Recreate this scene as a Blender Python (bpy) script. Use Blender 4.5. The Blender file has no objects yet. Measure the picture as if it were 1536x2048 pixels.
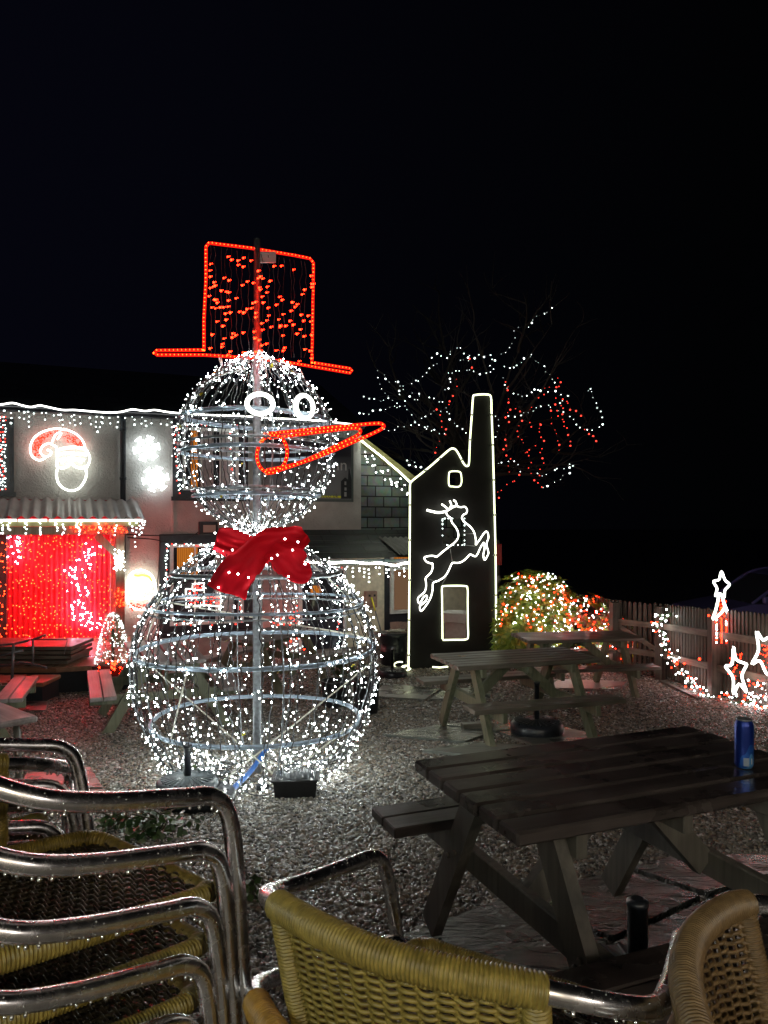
import bpy, math, random
import numpy as np
from mathutils import Vector, Matrix, noise
R = math.radians
random.seed(7)
scene = bpy.context.scene
COL = scene.collection
F = 1538.0; CX = 768.0; HY = 1045.0; CAMZ = 1.5

# ------------------------------------------------------------------ helpers
def P(px, py, d):
    return Vector(((px-CX)/F*d, d, CAMZ-(py-HY)/F*d))

GP = [(-30, 0.0), (1.2, 0.0), (2.3, -.10), (5.75, -.37), (7.5, -.56), (11, -.78), (13, -.80), (400, -.80)]
def G(y):
    for (a, za), (b, zb) in zip(GP, GP[1:]):
        if y <= b:
            t = (y-a)/(b-a); return za+(zb-za)*t
    return -.8
def V(*a): return Vector(a)

class Frame:
    """a plane standing in the place: origin, direction of its local x on plan"""
    def __init__(s, ox, oy, ang, oz=0):
        s.o = Vector((ox, oy, oz)); s.a = ang
        s.ex = Vector((math.cos(ang), math.sin(ang), 0)); s.ey = Vector((-math.sin(ang), math.cos(ang), 0))
    def l(s, px, py, off=0.0):
        """local point on the plane y=-off seen in the photo at px,py"""
        d = Vector(((px-CX)/F, 1, -(py-HY)/F)); c = Vector((0, 0, CAMZ))
        t = (-off-(c-s.o).dot(s.ey))/d.dot(s.ey)
        p = c+d*t-s.o
        return Vector((p.dot(s.ex), -off, p.z))
    def w(s, p): return s.o+s.ex*p[0]+s.ey*p[1]+Vector((0, 0, p[2]))

def catmull(pts, n=8, closed=False):
    pts = [Vector(p) for p in pts]; out = []
    m = len(pts)
    rng = range(m if closed else m-1)
    for i in rng:
        if closed:
            p0, p1, p2, p3 = pts[(i-1) % m], pts[i], pts[(i+1) % m], pts[(i+2) % m]
        else:
            p0, p1, p2, p3 = pts[max(i-1, 0)], pts[i], pts[i+1], pts[min(i+2, m-1)]
        for k in range(n):
            t = k/n
            out.append(.5*((2*p1)+(p2-p0)*t+(2*p0-5*p1+4*p2-p3)*t*t+(3*p1-p0-3*p2+p3)*t**3))
    if not closed: out.append(pts[-1].copy())
    return out

def resample(path, step, closed=False):
    if closed: path = path+[path[0]]
    L = [0]
    for a, b in zip(path, path[1:]): L.append(L[-1]+(b-a).length)
    n = max(2, int(round(L[-1]/step))+1); out = []; j = 0
    for i in range(n):
        t = L[-1]*i/(n-1)
        while j < len(L)-2 and L[j+1] < t: j += 1
        q = (t-L[j])/max(1e-9, L[j+1]-L[j])
        out.append(path[j].lerp(path[j+1], min(1, q)))
    return out[:-1] if closed else out

class MB:
    def __init__(s): s.v = []; s.f = []; s.m = []; s.sm = []
    def face(s, idx, m=0, sm=False): s.f.append(tuple(idx)); s.m.append(m); s.sm.append(sm)
    def box(s, x0, x1, y0, y1, z0, z1, m=0):
        b = len(s.v)
        for z in (z0, z1):
            for (x, y) in ((x0, y0), (x1, y0), (x1, y1), (x0, y1)): s.v.append((x, y, z))
        for q in ((3, 2, 1, 0), (4, 5, 6, 7), (0, 1, 5, 4), (1, 2, 6, 5), (2, 3, 7, 6), (3, 0, 4, 7)):
            s.face([b+i for i in q], m)
        return s
    def bbox(s, x0, x1, y0, y1, z0, z1, m=0, c=.004):
        """box with chamfered long edges"""
        c = min(c, abs(x1-x0)*.3, abs(y1-y0)*.3, abs(z1-z0)*.3)
        b = len(s.v)
        P8 = []
        for sx in (0, 1):
            for sy in (0, 1):
                for sz in (0, 1):
                    X = (x0, x1)[sx]; Y = (y0, y1)[sy]; Z = (z0, z1)[sz]
                    dx = c*(1-2*sx); dy = c*(1-2*sy); dz = c*(1-2*sz)
                    P8.append([(X, Y+dy, Z+dz), (X+dx, Y, Z+dz), (X+dx, Y+dy, Z)])
        for t in P8: s.v.extend(t)
        def I(sx, sy, sz, k): return b+(sx*4+sy*2+sz)*3+k
        for k, ax in ((0, 'x'), (1, 'y'), (2, 'z')):
            for q in (0, 1):
                if ax == 'x': L = [I(q, 0, 0, 0), I(q, 1, 0, 0), I(q, 1, 1, 0), I(q, 0, 1, 0)]; fl = q == 0
                elif ax == 'y': L = [I(0, q, 0, 1), I(1, q, 0, 1), I(1, q, 1, 1), I(0, q, 1, 1)]; fl = q == 1
                else: L = [I(0, 0, q, 2), I(1, 0, q, 2), I(1, 1, q, 2), I(0, 1, q, 2)]; fl = q == 0
                s.face(L[::-1] if fl else L, m)
        for a in (0, 1):
            for c2 in (0, 1):
                e = [I(0, a, c2, 1), I(1, a, c2, 1), I(1, a, c2, 2), I(0, a, c2, 2)]
                s.face(e if (a ^ c2) == 0 else e[::-1], m)
                e = [I(a, 0, c2, 0), I(a, 1, c2, 0), I(a, 1, c2, 2), I(a, 0, c2, 2)]
                s.face(e[::-1] if (a ^ c2) == 0 else e, m)
                e = [I(a, c2, 0, 0), I(a, c2, 1, 0), I(a, c2, 1, 1), I(a, c2, 0, 1)]
                s.face(e if (a ^ c2) == 0 else e[::-1], m)
        for sx in (0, 1):
            for sy in (0, 1):
                for sz in (0, 1):
                    t = [I(sx, sy, sz, 0), I(sx, sy, sz, 1), I(sx, sy, sz, 2)]
                    s.face(t, m)
        return s
    def beam(s, p0, p1, w, t, side=(1, 0, 0), m=0):
        """board from p0 to p1: thickness t along side, width w across"""
        p0 = Vector(p0); p1 = Vector(p1); d = (p1-p0).normalized()
        a = Vector(side); a = (a-d*a.dot(d)).normalized(); c = d.cross(a)
        b = len(s.v)
        for p in (p0, p1):
            for (i, j) in ((-1, -1), (1, -1), (1, 1), (-1, 1)):
                s.v.append(tuple(p+a*(i*t/2)+c*(j*w/2)))
        for q in ((3, 2, 1, 0), (4, 5, 6, 7), (0, 1, 5, 4), (1, 2, 6, 5), (2, 3, 7, 6), (3, 0, 4, 7)):
            s.face([b+i for i in q], m)
        return s
    def tube(s, path, r, n=8, m=0, closed=False, cap=True, sm=True):
        path = [Vector(p) for p in path]; N = len(path); b = len(s.v)
        rr = r if callable(r) else (lambda i: r)
        up = None
        for i, p in enumerate(path):
            if closed: d = path[(i+1) % N]-path[i-1]
            else: d = path[min(i+1, N-1)]-path[max(i-1, 0)]
            if d.length < 1e-9: d = Vector((0, 0, 1))
            d.normalize()
            if up is None:
                up = Vector((0, 0, 1)) if abs(d.z) < .9 else Vector((1, 0, 0))
            up = up-d*up.dot(d)
            if up.length < 1e-6: up = d.orthogonal()
            up.normalize(); c = d.cross(up)
            q = rr(i)
            for k in range(n):
                a = 2*math.pi*k/n
                s.v.append(tuple(p+up*(q*math.cos(a))+c*(q*math.sin(a))))
        for i in range(N if closed else N-1):
            i2 = (i+1) % N
            for k in range(n):
                k2 = (k+1) % n
                s.face((b+i*n+k, b+i*n+k2, b+i2*n+k2, b+i2*n+k), m, sm)
        if cap and not closed:
            s.face([b+k for k in range(n)][::-1], m); s.face([b+(N-1)*n+k for k in range(n)], m)
        return s
    def lathe(s, prof, c=(0, 0, 0), n=32, m=0, sm=True, capb=True, capt=True):
        b = len(s.v); c = Vector(c)
        for (r, z) in prof:
            for k in range(n):
                a = 2*math.pi*k/n; s.v.append((c.x+r*math.cos(a), c.y+r*math.sin(a), c.z+z))
        for i in range(len(prof)-1):
            for k in range(n):
                k2 = (k+1) % n; s.face((b+i*n+k, b+i*n+k2, b+(i+1)*n+k2, b+(i+1)*n+k), m, sm)
        if capb: s.face([b+k for k in range(n)][::-1], m)
        if capt: s.face([b+(len(prof)-1)*n+k for k in range(n)], m)
        return s
    def ico(s, p, r, m=0, sc=(1, 1, 1), sm=True):
        b = len(s.v)
        for q in ICO_V: s.v.append((p[0]+q[0]*r*sc[0], p[1]+q[1]*r*sc[1], p[2]+q[2]*r*sc[2]))
        for t in ICO_F: s.face([b+i for i in t], m, sm)
        return s
    def prism(s, pts, y0, y1, m=0, holes=()):
        """outline in local x,z given thickness y0..y1; holes are rectangles cut by strips"""
        b = len(s.v); n = len(pts)
        for y in (y0, y1):
            for (x, z) in pts: s.v.append((x, y, z))
        s.face([b+i for i in range(n)], m); s.face([b+n+i for i in range(n)][::-1], m)
        for i in range(n):
            j = (i+1) % n; s.face((b+j, b+i, b+n+i, b+n+j), m)
        return s
    def quad(s, a, b_, c, d, m=0, sm=False):
        b = len(s.v)
        for p in (a, b_, c, d): s.v.append(tuple(p))
        s.face((b, b+1, b+2, b+3), m, sm); return s
    def grid(s, fn, nu, nv, m=0, sm=True, closed=False):
        b = len(s.v)
        for i in range(nu+1):
            for j in range(nv+1): s.v.append(tuple(fn(i/nu, j/nv)))
        for i in range(nu):
            for j in range(nv):
                a = b+i*(nv+1)+j; s.face((a, a+nv+1, a+nv+2, a+1), m, sm)
        return s
    def build(s, name, mats, parent=None, **kw):
        me = bpy.data.meshes.new(name); me.from_pydata([tuple(v) for v in s.v], [], s.f)
        if not isinstance(mats, (list, tuple)): mats = [mats]
        for mt in mats: me.materials.append(mt)
        me.polygons.foreach_set('material_index', s.m); me.polygons.foreach_set('use_smooth', s.sm)
        me.update()
        o = bpy.data.objects.new(name, me); COL.objects.link(o)
        if parent: o.parent = parent
        tag(o, **kw)
        return o

def _ico():
    t = (1+5**.5)/2
    v = [(-1, t, 0), (1, t, 0), (-1, -t, 0), (1, -t, 0), (0, -1, t), (0, 1, t), (0, -1, -t), (0, 1, -t), (t, 0, -1), (t, 0, 1), (-t, 0, -1), (-t, 0, 1)]
    L = math.sqrt(1+t*t); v = [(a/L, b/L, c/L) for a, b, c in v]
    f = [(0, 11, 5), (0, 5, 1), (0, 1, 7), (0, 7, 10), (0, 10, 11), (1, 5, 9), (5, 11, 4), (11, 10, 2), (10, 7, 6), (7, 1, 8), (3, 9, 4), (3, 4, 2), (3, 2, 6), (3, 6, 8), (3, 8, 9), (4, 9, 5), (2, 4, 11), (6, 2, 10), (8, 6, 7), (9, 8, 1)]
    return v, f
ICO_V, ICO_F = _ico()

def tag(o, label=None, cat=None, group=None, kind=None, loc=None, rz=None):
    if label: o['label'] = label
    if cat: o['category'] = cat
    if group: o['group'] = group
    if kind: o['kind'] = kind
    if loc is not None: o.location = loc
    if rz is not None: o.rotation_euler.z = rz
    return o
def empty(name, label, cat, loc=(0, 0, 0), rz=0, group=None):
    o = bpy.data.objects.new(name, None); COL.objects.link(o); o.empty_display_size = .1
    o.location = loc; o.rotation_euler = (0, 0, rz); o['label'] = label; o['category'] = cat
    if group: o['group'] = group
    return o
def fempty(name, label, cat, fr, group=None): return empty(name, label, cat, fr.o, fr.a, group)
def copy_tree(o, parent=None):
    c = o.copy(); COL.objects.link(c)
    if parent: c.parent = parent
    for ch in list(o.children): copy_tree(ch, c)
    return c

# ------------------------------------------------------------------ materials
def mat(name):
    m = bpy.data.materials.new(name); m.use_nodes = True
    return m, m.node_tree.nodes, m.node_tree.links, m.node_tree.nodes['Principled BSDF']
def plain(name, col, rough=.5, metal=0, nscale=0, namt=.3, bump=0, spec=.5, coat=0, dist=.01):
    m, N, L, b = mat(name)
    b.inputs['Base Color'].default_value = (*col, 1); b.inputs['Roughness'].default_value = rough
    b.inputs['Metallic'].default_value = metal; b.inputs['Specular IOR Level'].default_value = spec
    b.inputs['Coat Weight'].default_value = coat; b.inputs['Coat Roughness'].default_value = .1
    if nscale:
        tc = N.new('ShaderNodeTexCoord'); n = N.new('ShaderNodeTexNoise'); n.inputs['Scale'].default_value = nscale
        n.inputs['Detail'].default_value = 6
        L.new(tc.outputs['Object'], n.inputs['Vector'])
        r = N.new('ShaderNodeValToRGB'); r.color_ramp.elements[0].position = .3; r.color_ramp.elements[1].position = .7
        r.color_ramp.elements[0].color = (*[c*(1-namt) for c in col], 1); r.color_ramp.elements[1].color = (*[min(1, c*(1+namt)) for c in col], 1)
        L.new(n.outputs['Fac'], r.inputs['Fac']); L.new(r.outputs['Color'], b.inputs['Base Color'])
        mr = N.new('ShaderNodeMapRange'); mr.inputs['To Min'].default_value = max(.05, rough-.12); mr.inputs['To Max'].default_value = min(1, rough+.15)
        L.new(n.outputs['Fac'], mr.inputs['Value']); L.new(mr.outputs['Result'], b.inputs['Roughness'])
        if bump:
            bp = N.new('ShaderNodeBump'); bp.inputs['Strength'].default_value = bump; bp.inputs['Distance'].default_value = dist
            L.new(n.outputs['Fac'], bp.inputs['Height']); L.new(bp.outputs['Normal'], b.inputs['Normal'])
    return m
def emit(name, col, st):
    m = bpy.data.materials.new(name); m.use_nodes = True; N = m.node_tree.nodes; N.clear()
    e = N.new('ShaderNodeEmission'); e.inputs[0].default_value = (*col, 1); e.inputs[1].default_value = st
    o = N.new('ShaderNodeOutputMaterial'); m.node_tree.links.new(e.outputs[0], o.inputs[0]); return m
def wood(name, c0, c1, rough=.55, axis=0, sc=1.0, wet=0.0):
    m, N, L, b = mat(name)
    tc = N.new('ShaderNodeTexCoord'); mp = N.new('ShaderNodeMapping')
    s = [22*sc]*3; s[axis] = 1.3*sc; mp.inputs['Scale'].default_value = s
    L.new(tc.outputs['Object'], mp.inputs['Vector'])
    n = N.new('ShaderNodeTexNoise'); n.inputs['Scale'].default_value = 1.6; n.inputs['Detail'].default_value = 9; n.inputs['Distortion'].default_value = .5
    L.new(mp.outputs[0], n.inputs['Vector'])
    n2 = N.new('ShaderNodeTexNoise'); n2.inputs['Scale'].default_value = 5; n2.inputs['Detail'].default_value = 4
    L.new(tc.outputs['Object'], n2.inputs['Vector'])
    mx = N.new('ShaderNodeMath'); mx.operation = 'MULTIPLY_ADD'; mx.inputs[1].default_value = .55
    L.new(n2.outputs['Fac'], mx.inputs[0])
    hf = N.new('ShaderNodeMath'); hf.operation = 'MULTIPLY'; hf.inputs[1].default_value = .5
    L.new(n.outputs['Fac'], hf.inputs[0]); L.new(hf.outputs[0], mx.inputs[2])
    r = N.new('ShaderNodeValToRGB'); r.color_ramp.elements[0].position = .36; r.color_ramp.elements[1].position = .66
    r.color_ramp.elements[0].color = (*c0, 1); r.color_ramp.elements[1].color = (*c1, 1)
    L.new(mx.outputs[0], r.inputs['Fac']); L.new(r.outputs['Color'], b.inputs['Base Color'])
    mr = N.new('ShaderNodeMapRange'); mr.inputs['From Min'].default_value = .3; mr.inputs['From Max'].default_value = .7
    mr.inputs['To Min'].default_value = max(.08, rough-.2); mr.inputs['To Max'].default_value = min(1, rough+.15)
    L.new(n2.outputs['Fac'], mr.inputs['Value']); L.new(mr.outputs[0], b.inputs['Roughness'])
    bp = N.new('ShaderNodeBump'); bp.inputs['Strength'].default_value = .35; bp.inputs['Distance'].default_value = .004
    L.new(n.outputs['Fac'], bp.inputs['Height']); L.new(bp.outputs[0], b.inputs['Normal'])
    b.inputs['Coat Weight'].default_value = wet; b.inputs['Coat Roughness'].default_value = .18
    return m

M = {}
M['led_white'] = emit('led_white', (.93, 1, .96), 165)
M['led_dim'] = emit('led_dim', (.93, 1, .96), 5)
M['led_white_soft'] = emit('led_white_soft', (.93, 1, .97), 22)
M['led_far'] = emit('led_far', (.85, 1, .95), 6)
M['led_far_dim'] = emit('led_far_dim', (.85, 1, .95), 1.6)
M['led_red_far'] = emit('led_red_far', (1, .05, .03), 3.5)
M['led_red'] = emit('led_red', (1, .013, .003), 32)
M['led_porch_red'] = emit('led_porch_red', (1, .034, .006), 30)
M['led_red_soft'] = emit('led_red_soft', (1, .012, .004), 7)
M['rope_red'] = emit('rope_red', (1, .012, .006), 1.3)
M['bead_red'] = emit('bead_red', (1, .035, .004), 22)
M['rope_white'] = emit('rope_white', (1, 1, .86), 5)
M['rope_canopy'] = emit('rope_canopy', (1, 1, .86), 24)
M['tube_white'] = emit('tube_white', (1, 1, .92), 3)
M['rope_green_white'] = emit('rope_green_white', (.93, 1, .62), 3.0)
M['rope_bright'] = emit('rope_bright', (.95, 1, .9), 5.5)
M['rope_motif'] = emit('rope_motif', (.95, 1, .88), 4.2)
M['rope_flake'] = emit('rope_flake', (.9, 1, 1), 5.5)
M['rope_eaves'] = emit('rope_eaves', (1, 1, .93), 6)
M['lamp_lit'] = emit('lamp_lit', (1, .85, .6), 6)
M['wire'] = plain('wire', (.012, .012, .013), .4)
M['wire_grey'] = plain('wire_grey', (.10, .11, .12), .3)
M['wire_clear'] = plain('wire_clear', (.35, .36, .36), .35)
M['galv'] = plain('galv', (.24, .26, .28), .4, .7, 40, .3)
M['hoop'] = plain('hoop', (.22, .28, .35), .4, .2, 30, .25)
M['alu'] = plain('alu', (.80, .79, .81), .24, 1, 45, .15, .05, dist=.002)
M['drop'] = plain('drop', (.9, .92, .93), .04, 1)
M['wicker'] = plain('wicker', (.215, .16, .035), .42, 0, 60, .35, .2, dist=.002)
M['wicker_brown'] = plain('wicker_brown', (.13, .082, .035), .38, 0, 60, .35, .2, dist=.002)  # wicker darkened for the less-lit right stack; dimness put into the colour
M['wicker_orange'] = plain('wicker_orange', (.30, .16, .025), .42, 0, 60, .35, .2, dist=.002)  # warm light on the lower middle chair put into the wicker colour
M['wicker_dark'] = plain('wicker_dark', (.035, .028, .016), .28, 0, 60, .35, .2, dist=.002)  # seat weave darkened: its unlit look is painted into the colour
M['table_dark'] = wood('table_dark', (.018, .014, .013), (.066, .053, .049), .34, 0, 1, .45)
M['table_side'] = wood('table_side', (.04, .036, .03), (.13, .118, .098), .6, 2, 1, 0)
M['table_mid'] = wood('table_mid', (.06, .055, .04), (.16, .14, .11), .5, 0, 1, .15)
M['table_green'] = wood('table_green', (.07, .085, .05), (.20, .20, .13), .6, 2, 1, 0)
M['table_grey'] = wood('table_grey', (.14, .12, .115), (.30, .26, .25), .5, 0, 1, .1)
M['fence'] = wood('fence', (.028, .024, .018), (.115, .10, .078), .65, 2, 1, 0)
M['fence_rail'] = wood('fence_rail', (.06, .055, .04), (.20, .18, .14), .65, 0, 1, 0)
M['deck'] = wood('deck', (.15, .08, .045), (.36, .20, .11), .4, 0, .7, .15)
M['porchwood'] = wood('porchwood', (.12, .09, .055), (.26, .20, .13), .6, 2, 1, 0)
M['yellowwood'] = wood('yellowwood', (.28, .26, .10), (.45, .42, .20), .6, 0, 1, 0)
M['bolt'] = plain('bolt', (.10, .10, .10), .4, .8)
M['black'] = plain('black', (.013, .014, .017), .35, 0, 30, .3)
M['blackfelt'] = plain('blackfelt', (.015, .017, .022), .8, 0, 14, .4, .2)
M['panelblack'] = plain('panelblack', (.011, .011, .010), .6, 0, 3, .5, .15, spec=.3)
M['frameblack'] = plain('frameblack', (.02, .024, .032), .35, 0, 20, .3)
M['framewhite'] = plain('framewhite', (.62, .64, .62), .4, 0, 20, .1)
M['glassdark'] = plain('glassdark', (.03, .033, .04), .06, 0, spec=.8)
M['curtain_orange'] = plain('curtain_orange', (.75, .30, .03), .8, 0, 10, .2)
def litcurtain():
    m = bpy.data.materials.new('curtain_lit'); m.use_nodes = True; N = m.node_tree.nodes; L = m.node_tree.links; N.clear()
    tc = N.new('ShaderNodeTexCoord'); w = N.new('ShaderNodeTexWave'); w.inputs['Scale'].default_value = 9; w.inputs['Distortion'].default_value = 2.5; w.bands_direction = 'X'
    mp = N.new('ShaderNodeMapping'); mp.inputs['Scale'].default_value = (1, 1, .15)
    L.new(tc.outputs['Object'], mp.inputs[0]); L.new(mp.outputs[0], w.inputs['Vector'])
    r = N.new('ShaderNodeValToRGB'); r.color_ramp.elements[0].color = (.36, .10, .012, 1); r.color_ramp.elements[1].color = (.75, .24, .03, 1)
    L.new(w.outputs['Fac'], r.inputs['Fac'])
    e = N.new('ShaderNodeEmission'); e.inputs[1].default_value = .75; L.new(r.outputs[0], e.inputs[0])
    o = N.new('ShaderNodeOutputMaterial'); L.new(e.outputs[0], o.inputs[0]); return m
M['curtain_lit'] = litcurtain()
M['net'] = plain('net', (.35, .33, .33), .8, 0, 30, .2)
M['bluehose'] = plain('bluehose', (.02, .12, .45), .35)
M['redcloth'] = None
M['planter'] = plain('planter', (.02, .021, .025), .5, 0, 20, .4, .1)
M['rubber'] = plain('rubber', (.018, .021, .027), .3, 0, 30, .4)
M['base_grey'] = plain('base_grey', (.07, .085, .095), .5, 0, 30, .3)
M['yellow'] = plain('yellow', (.75, .72, .04), .5)
M['leafyellow'] = plain('leafyellow', (.55, .50, .02), .5)
M['brownpl'] = plain('brownpl', (.30, .20, .16), .6, 0, 20, .2)
M['greenpl'] = plain('greenpl', (.10, .30, .25), .5)
M['carpaint'] = plain('carpaint', (.16, .15, .42), .35, .2, coat=1)
M['tyre'] = plain('tyre', (.015, .015, .015), .8)
M['redpanel'] = plain('redpanel', (.5, .03, .03), .5)
M['soil'] = plain('soil', (.05, .04, .03), .9, 0, 30, .4, .4)
M['bark_dark'] = plain('bark_dark', (.03, .026, .022), .85, 0, 20, .4, .4)
M['bark'] = plain('bark', (.09, .075, .06), .85, 0, 20, .4, .4)

def leafmat(name, c0, c1, c2=None):
    m, N, L, b = mat(name)
    g = N.new('ShaderNodeNewGeometry'); r = N.new('ShaderNodeValToRGB')
    r.color_ramp.elements[0].color = (*c0, 1); r.color_ramp.elements[1].color = (*c1, 1)
    if c2: e = r.color_ramp.elements.new(.8); e.color = (*c1, 1); r.color_ramp.elements[-1].color = (*c2, 1)
    L.new(g.outputs['Random Per Island'], r.inputs['Fac']); L.new(r.outputs[0], b.inputs['Base Color'])
    b.inputs['Roughness'].default_value = .35
    return m
M['leaf_shrub'] = leafmat('leaf_shrub', (.12, .20, .03), (.32, .40, .05), (.50, .46, .06))
M['leaf_dark'] = leafmat('leaf_dark', (.02, .045, .015), (.06, .10, .03))
M['leaf_red'] = leafmat('leaf_red', (.22, .09, .05), (.40, .20, .09))  # red bulb light on the right-hand leaves painted into their colour
M['needle'] = leafmat('needle', (.02, .14, .04), (.06, .32, .10))

def render_mat():   # roughcast wall
    m, N, L, b = mat('roughcast')
    tc = N.new('ShaderNodeTexCoord'); n = N.new('ShaderNodeTexNoise'); n.inputs['Scale'].default_value = 2.2; n.inputs['Detail'].default_value = 5
    n2 = N.new('ShaderNodeTexNoise'); n2.inputs['Scale'].default_value = 18; n2.inputs['Detail'].default_value = 3; n2.inputs['Distortion'].default_value = 1.6
    L.new(tc.outputs['Object'], n.inputs['Vector']); L.new(tc.outputs['Object'], n2.inputs['Vector'])
    r = N.new('ShaderNodeValToRGB'); r.color_ramp.elements[0].color = (.42, .40, .38, 1); r.color_ramp.elements[1].color = (.62, .60, .57, 1)
    r.color_ramp.elements[0].position = .3; r.color_ramp.elements[1].position = .7
    L.new(n.outputs['Fac'], r.inputs['Fac']); L.new(r.outputs[0], b.inputs['Base Color']); b.inputs['Roughness'].default_value = .42
    bp = N.new('ShaderNodeBump'); bp.inputs['Strength'].default_value = .8; bp.inputs['Distance'].default_value = .03
    L.new(n2.outputs['Fac'], bp.inputs['Height']); L.new(bp.outputs[0], b.inputs['Normal']); return m
M['roughcast'] = render_mat()
def cream():
    return plain('cream', (.66, .60, .46), .6, 0, 12, .15, .3)
M['cream'] = cream()
def brickmat(name, c1, c2, mortar, sc, bw, rh, rough=.5, ms=.02):
    m, N, L, b = mat(name)
    tc = N.new('ShaderNodeTexCoord'); mp = N.new('ShaderNodeMapping'); mp.inputs['Rotation'].default_value = (R(90), 0, 0)
    L.new(tc.outputs['Object'], mp.inputs['Vector'])
    k = N.new('ShaderNodeTexBrick'); k.inputs['Scale'].default_value = sc; k.inputs['Brick Width'].default_value = bw; k.inputs['Row Height'].default_value = rh
    k.inputs['Color1'].default_value = (*c1, 1); k.inputs['Color2'].default_value = (*c2, 1); k.inputs['Mortar'].default_value = (*mortar, 1)
    k.inputs['Mortar Size'].default_value = ms
    L.new(mp.outputs[0], k.inputs['Vector'])
    n = N.new('ShaderNodeTexNoise'); n.inputs['Scale'].default_value = 9; n.inputs['Detail'].default_value = 6; L.new(tc.outputs['Object'], n.inputs['Vector'])
    mx = N.new('ShaderNodeMix'); mx.data_type = 'RGBA'; mx.blend_type = 'MULTIPLY'; mx.inputs[0].default_value = .8
    L.new(k.outputs['Color'], mx.inputs[6]); L.new(n.outputs['Color'], mx.inputs[7]); L.new(mx.outputs[2], b.inputs['Base Color'])
    b.inputs['Roughness'].default_value = rough
    bp = N.new('ShaderNodeBump'); bp.inputs['Strength'].default_value = .7; bp.inputs['Distance'].default_value = .02; bp.invert = True
    L.new(k.outputs['Fac'], bp.inputs['Height']); L.new(bp.outputs[0], b.inputs['Normal']); return m
M['slatehung'] = brickmat('slatehung', (.30, .36, .33), (.18, .22, .21), (.01, .01, .01), 1, .34, .2, .45, .012)
M['rooftile'] = brickmat('rooftile', (.06, .075, .075), (.035, .045, .05), (.01, .01, .01), 1, .45, .16, .4, .012)

def corr(name, col, rough=.4, metal=0):
    m, N, L, b = mat(name)
    tc = N.new('ShaderNodeTexCoord'); n = N.new('ShaderNodeTexNoise'); n.inputs['Scale'].default_value = 3; n.inputs['Detail'].default_value = 5
    L.new(tc.outputs['Object'], n.inputs['Vector'])
    r = N.new('ShaderNodeValToRGB'); r.color_ramp.elements[0].position = .3; r.color_ramp.elements[1].position = .7
    r.color_ramp.elements[0].color = (*[c*.7 for c in col], 1); r.color_ramp.elements[1].color = (*col, 1)
    L.new(n.outputs['Fac'], r.inputs['Fac']); L.new(r.outputs[0], b.inputs['Base Color'])
    b.inputs['Roughness'].default_value = rough; b.inputs['Metallic'].default_value = metal; return m
M['corr_red'] = corr('corr_red', (.52, .022, .05), .5)  # pale wall in red light; that red is put into its base colour
M['corr_roof'] = corr('corr_roof', (.40, .36, .35), .4)
M['plastic_roof'] = corr('plastic_roof', (.30, .30, .27), .35)

def velvet():
    m, N, L, b = mat('velvet')
    b.inputs['Base Color'].default_value = (.62, .004, .016, 1); b.inputs['Roughness'].default_value = .85
    b.inputs['Sheen Weight'].default_value = .25; b.inputs['Sheen Tint'].default_value = (1, .1, .12, 1)
    b.inputs['Specular IOR Level'].default_value = .15
    tc = N.new('ShaderNodeTexCoord'); n = N.new('ShaderNodeTexNoise'); n.inputs['Scale'].default_value = 9; n.inputs['Detail'].default_value = 4
    bp = N.new('ShaderNodeBump'); bp.inputs['Strength'].default_value = .35; bp.inputs['Distance'].default_value = .02
    L.new(tc.outputs['Object'], n.inputs['Vector']); L.new(n.outputs['Fac'], bp.inputs['Height']); L.new(bp.outputs[0], b.inputs['Normal']); return m
M['redcloth'] = velvet()

def stone_mat():
    m, N, L, b = mat('pebble')
    oi = N.new('ShaderNodeObjectInfo'); r = N.new('ShaderNodeValToRGB')
    cs = [(0, (.05, .048, .045)), (.3, (.15, .145, .13)), (.55, (.25, .23, .185)), (.75, (.19, .145, .105)), (.92, (.38, .37, .345)), (1, (.6, .59, .56))]
    e = r.color_ramp.elements; e[0].position = 0; e[0].color = (*cs[0][1], 1); e[1].position = 1; e[1].color = (*cs[-1][1], 1)
    for p, c in cs[1:-1]:
        q = e.new(p); q.color = (*c, 1)
    L.new(oi.outputs['Random'], r.inputs['Fac']); L.new(r.outputs[0], b.inputs['Base Color'])
    b.inputs['Roughness'].default_value = .2
    return m
M['pebble'] = stone_mat()
def ground_mat():
    m, N, L, b = mat('gravel_bed')
    tc = N.new('ShaderNodeTexCoord'); v = N.new('ShaderNodeTexVoronoi'); v.inputs['Scale'].default_value = 55
    L.new(tc.outputs['Object'], v.inputs['Vector'])
    r = N.new('ShaderNodeValToRGB'); r.color_ramp.elements[0].color = (.05, .045, .04, 1); r.color_ramp.elements[1].color = (.2, .185, .165, 1)
    L.new(v.outputs['Color'], r.inputs['Fac']); L.new(r.outputs[0], b.inputs['Base Color']); b.inputs['Roughness'].default_value = .5
    bp = N.new('ShaderNodeBump'); bp.inputs['Strength'].default_value = 1; bp.inputs['Distance'].default_value = .012; bp.invert = True
    L.new(v.outputs['Distance'], bp.inputs['Height']); L.new(bp.outputs[0], b.inputs['Normal']); return m
M['bed'] = ground_mat()
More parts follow.
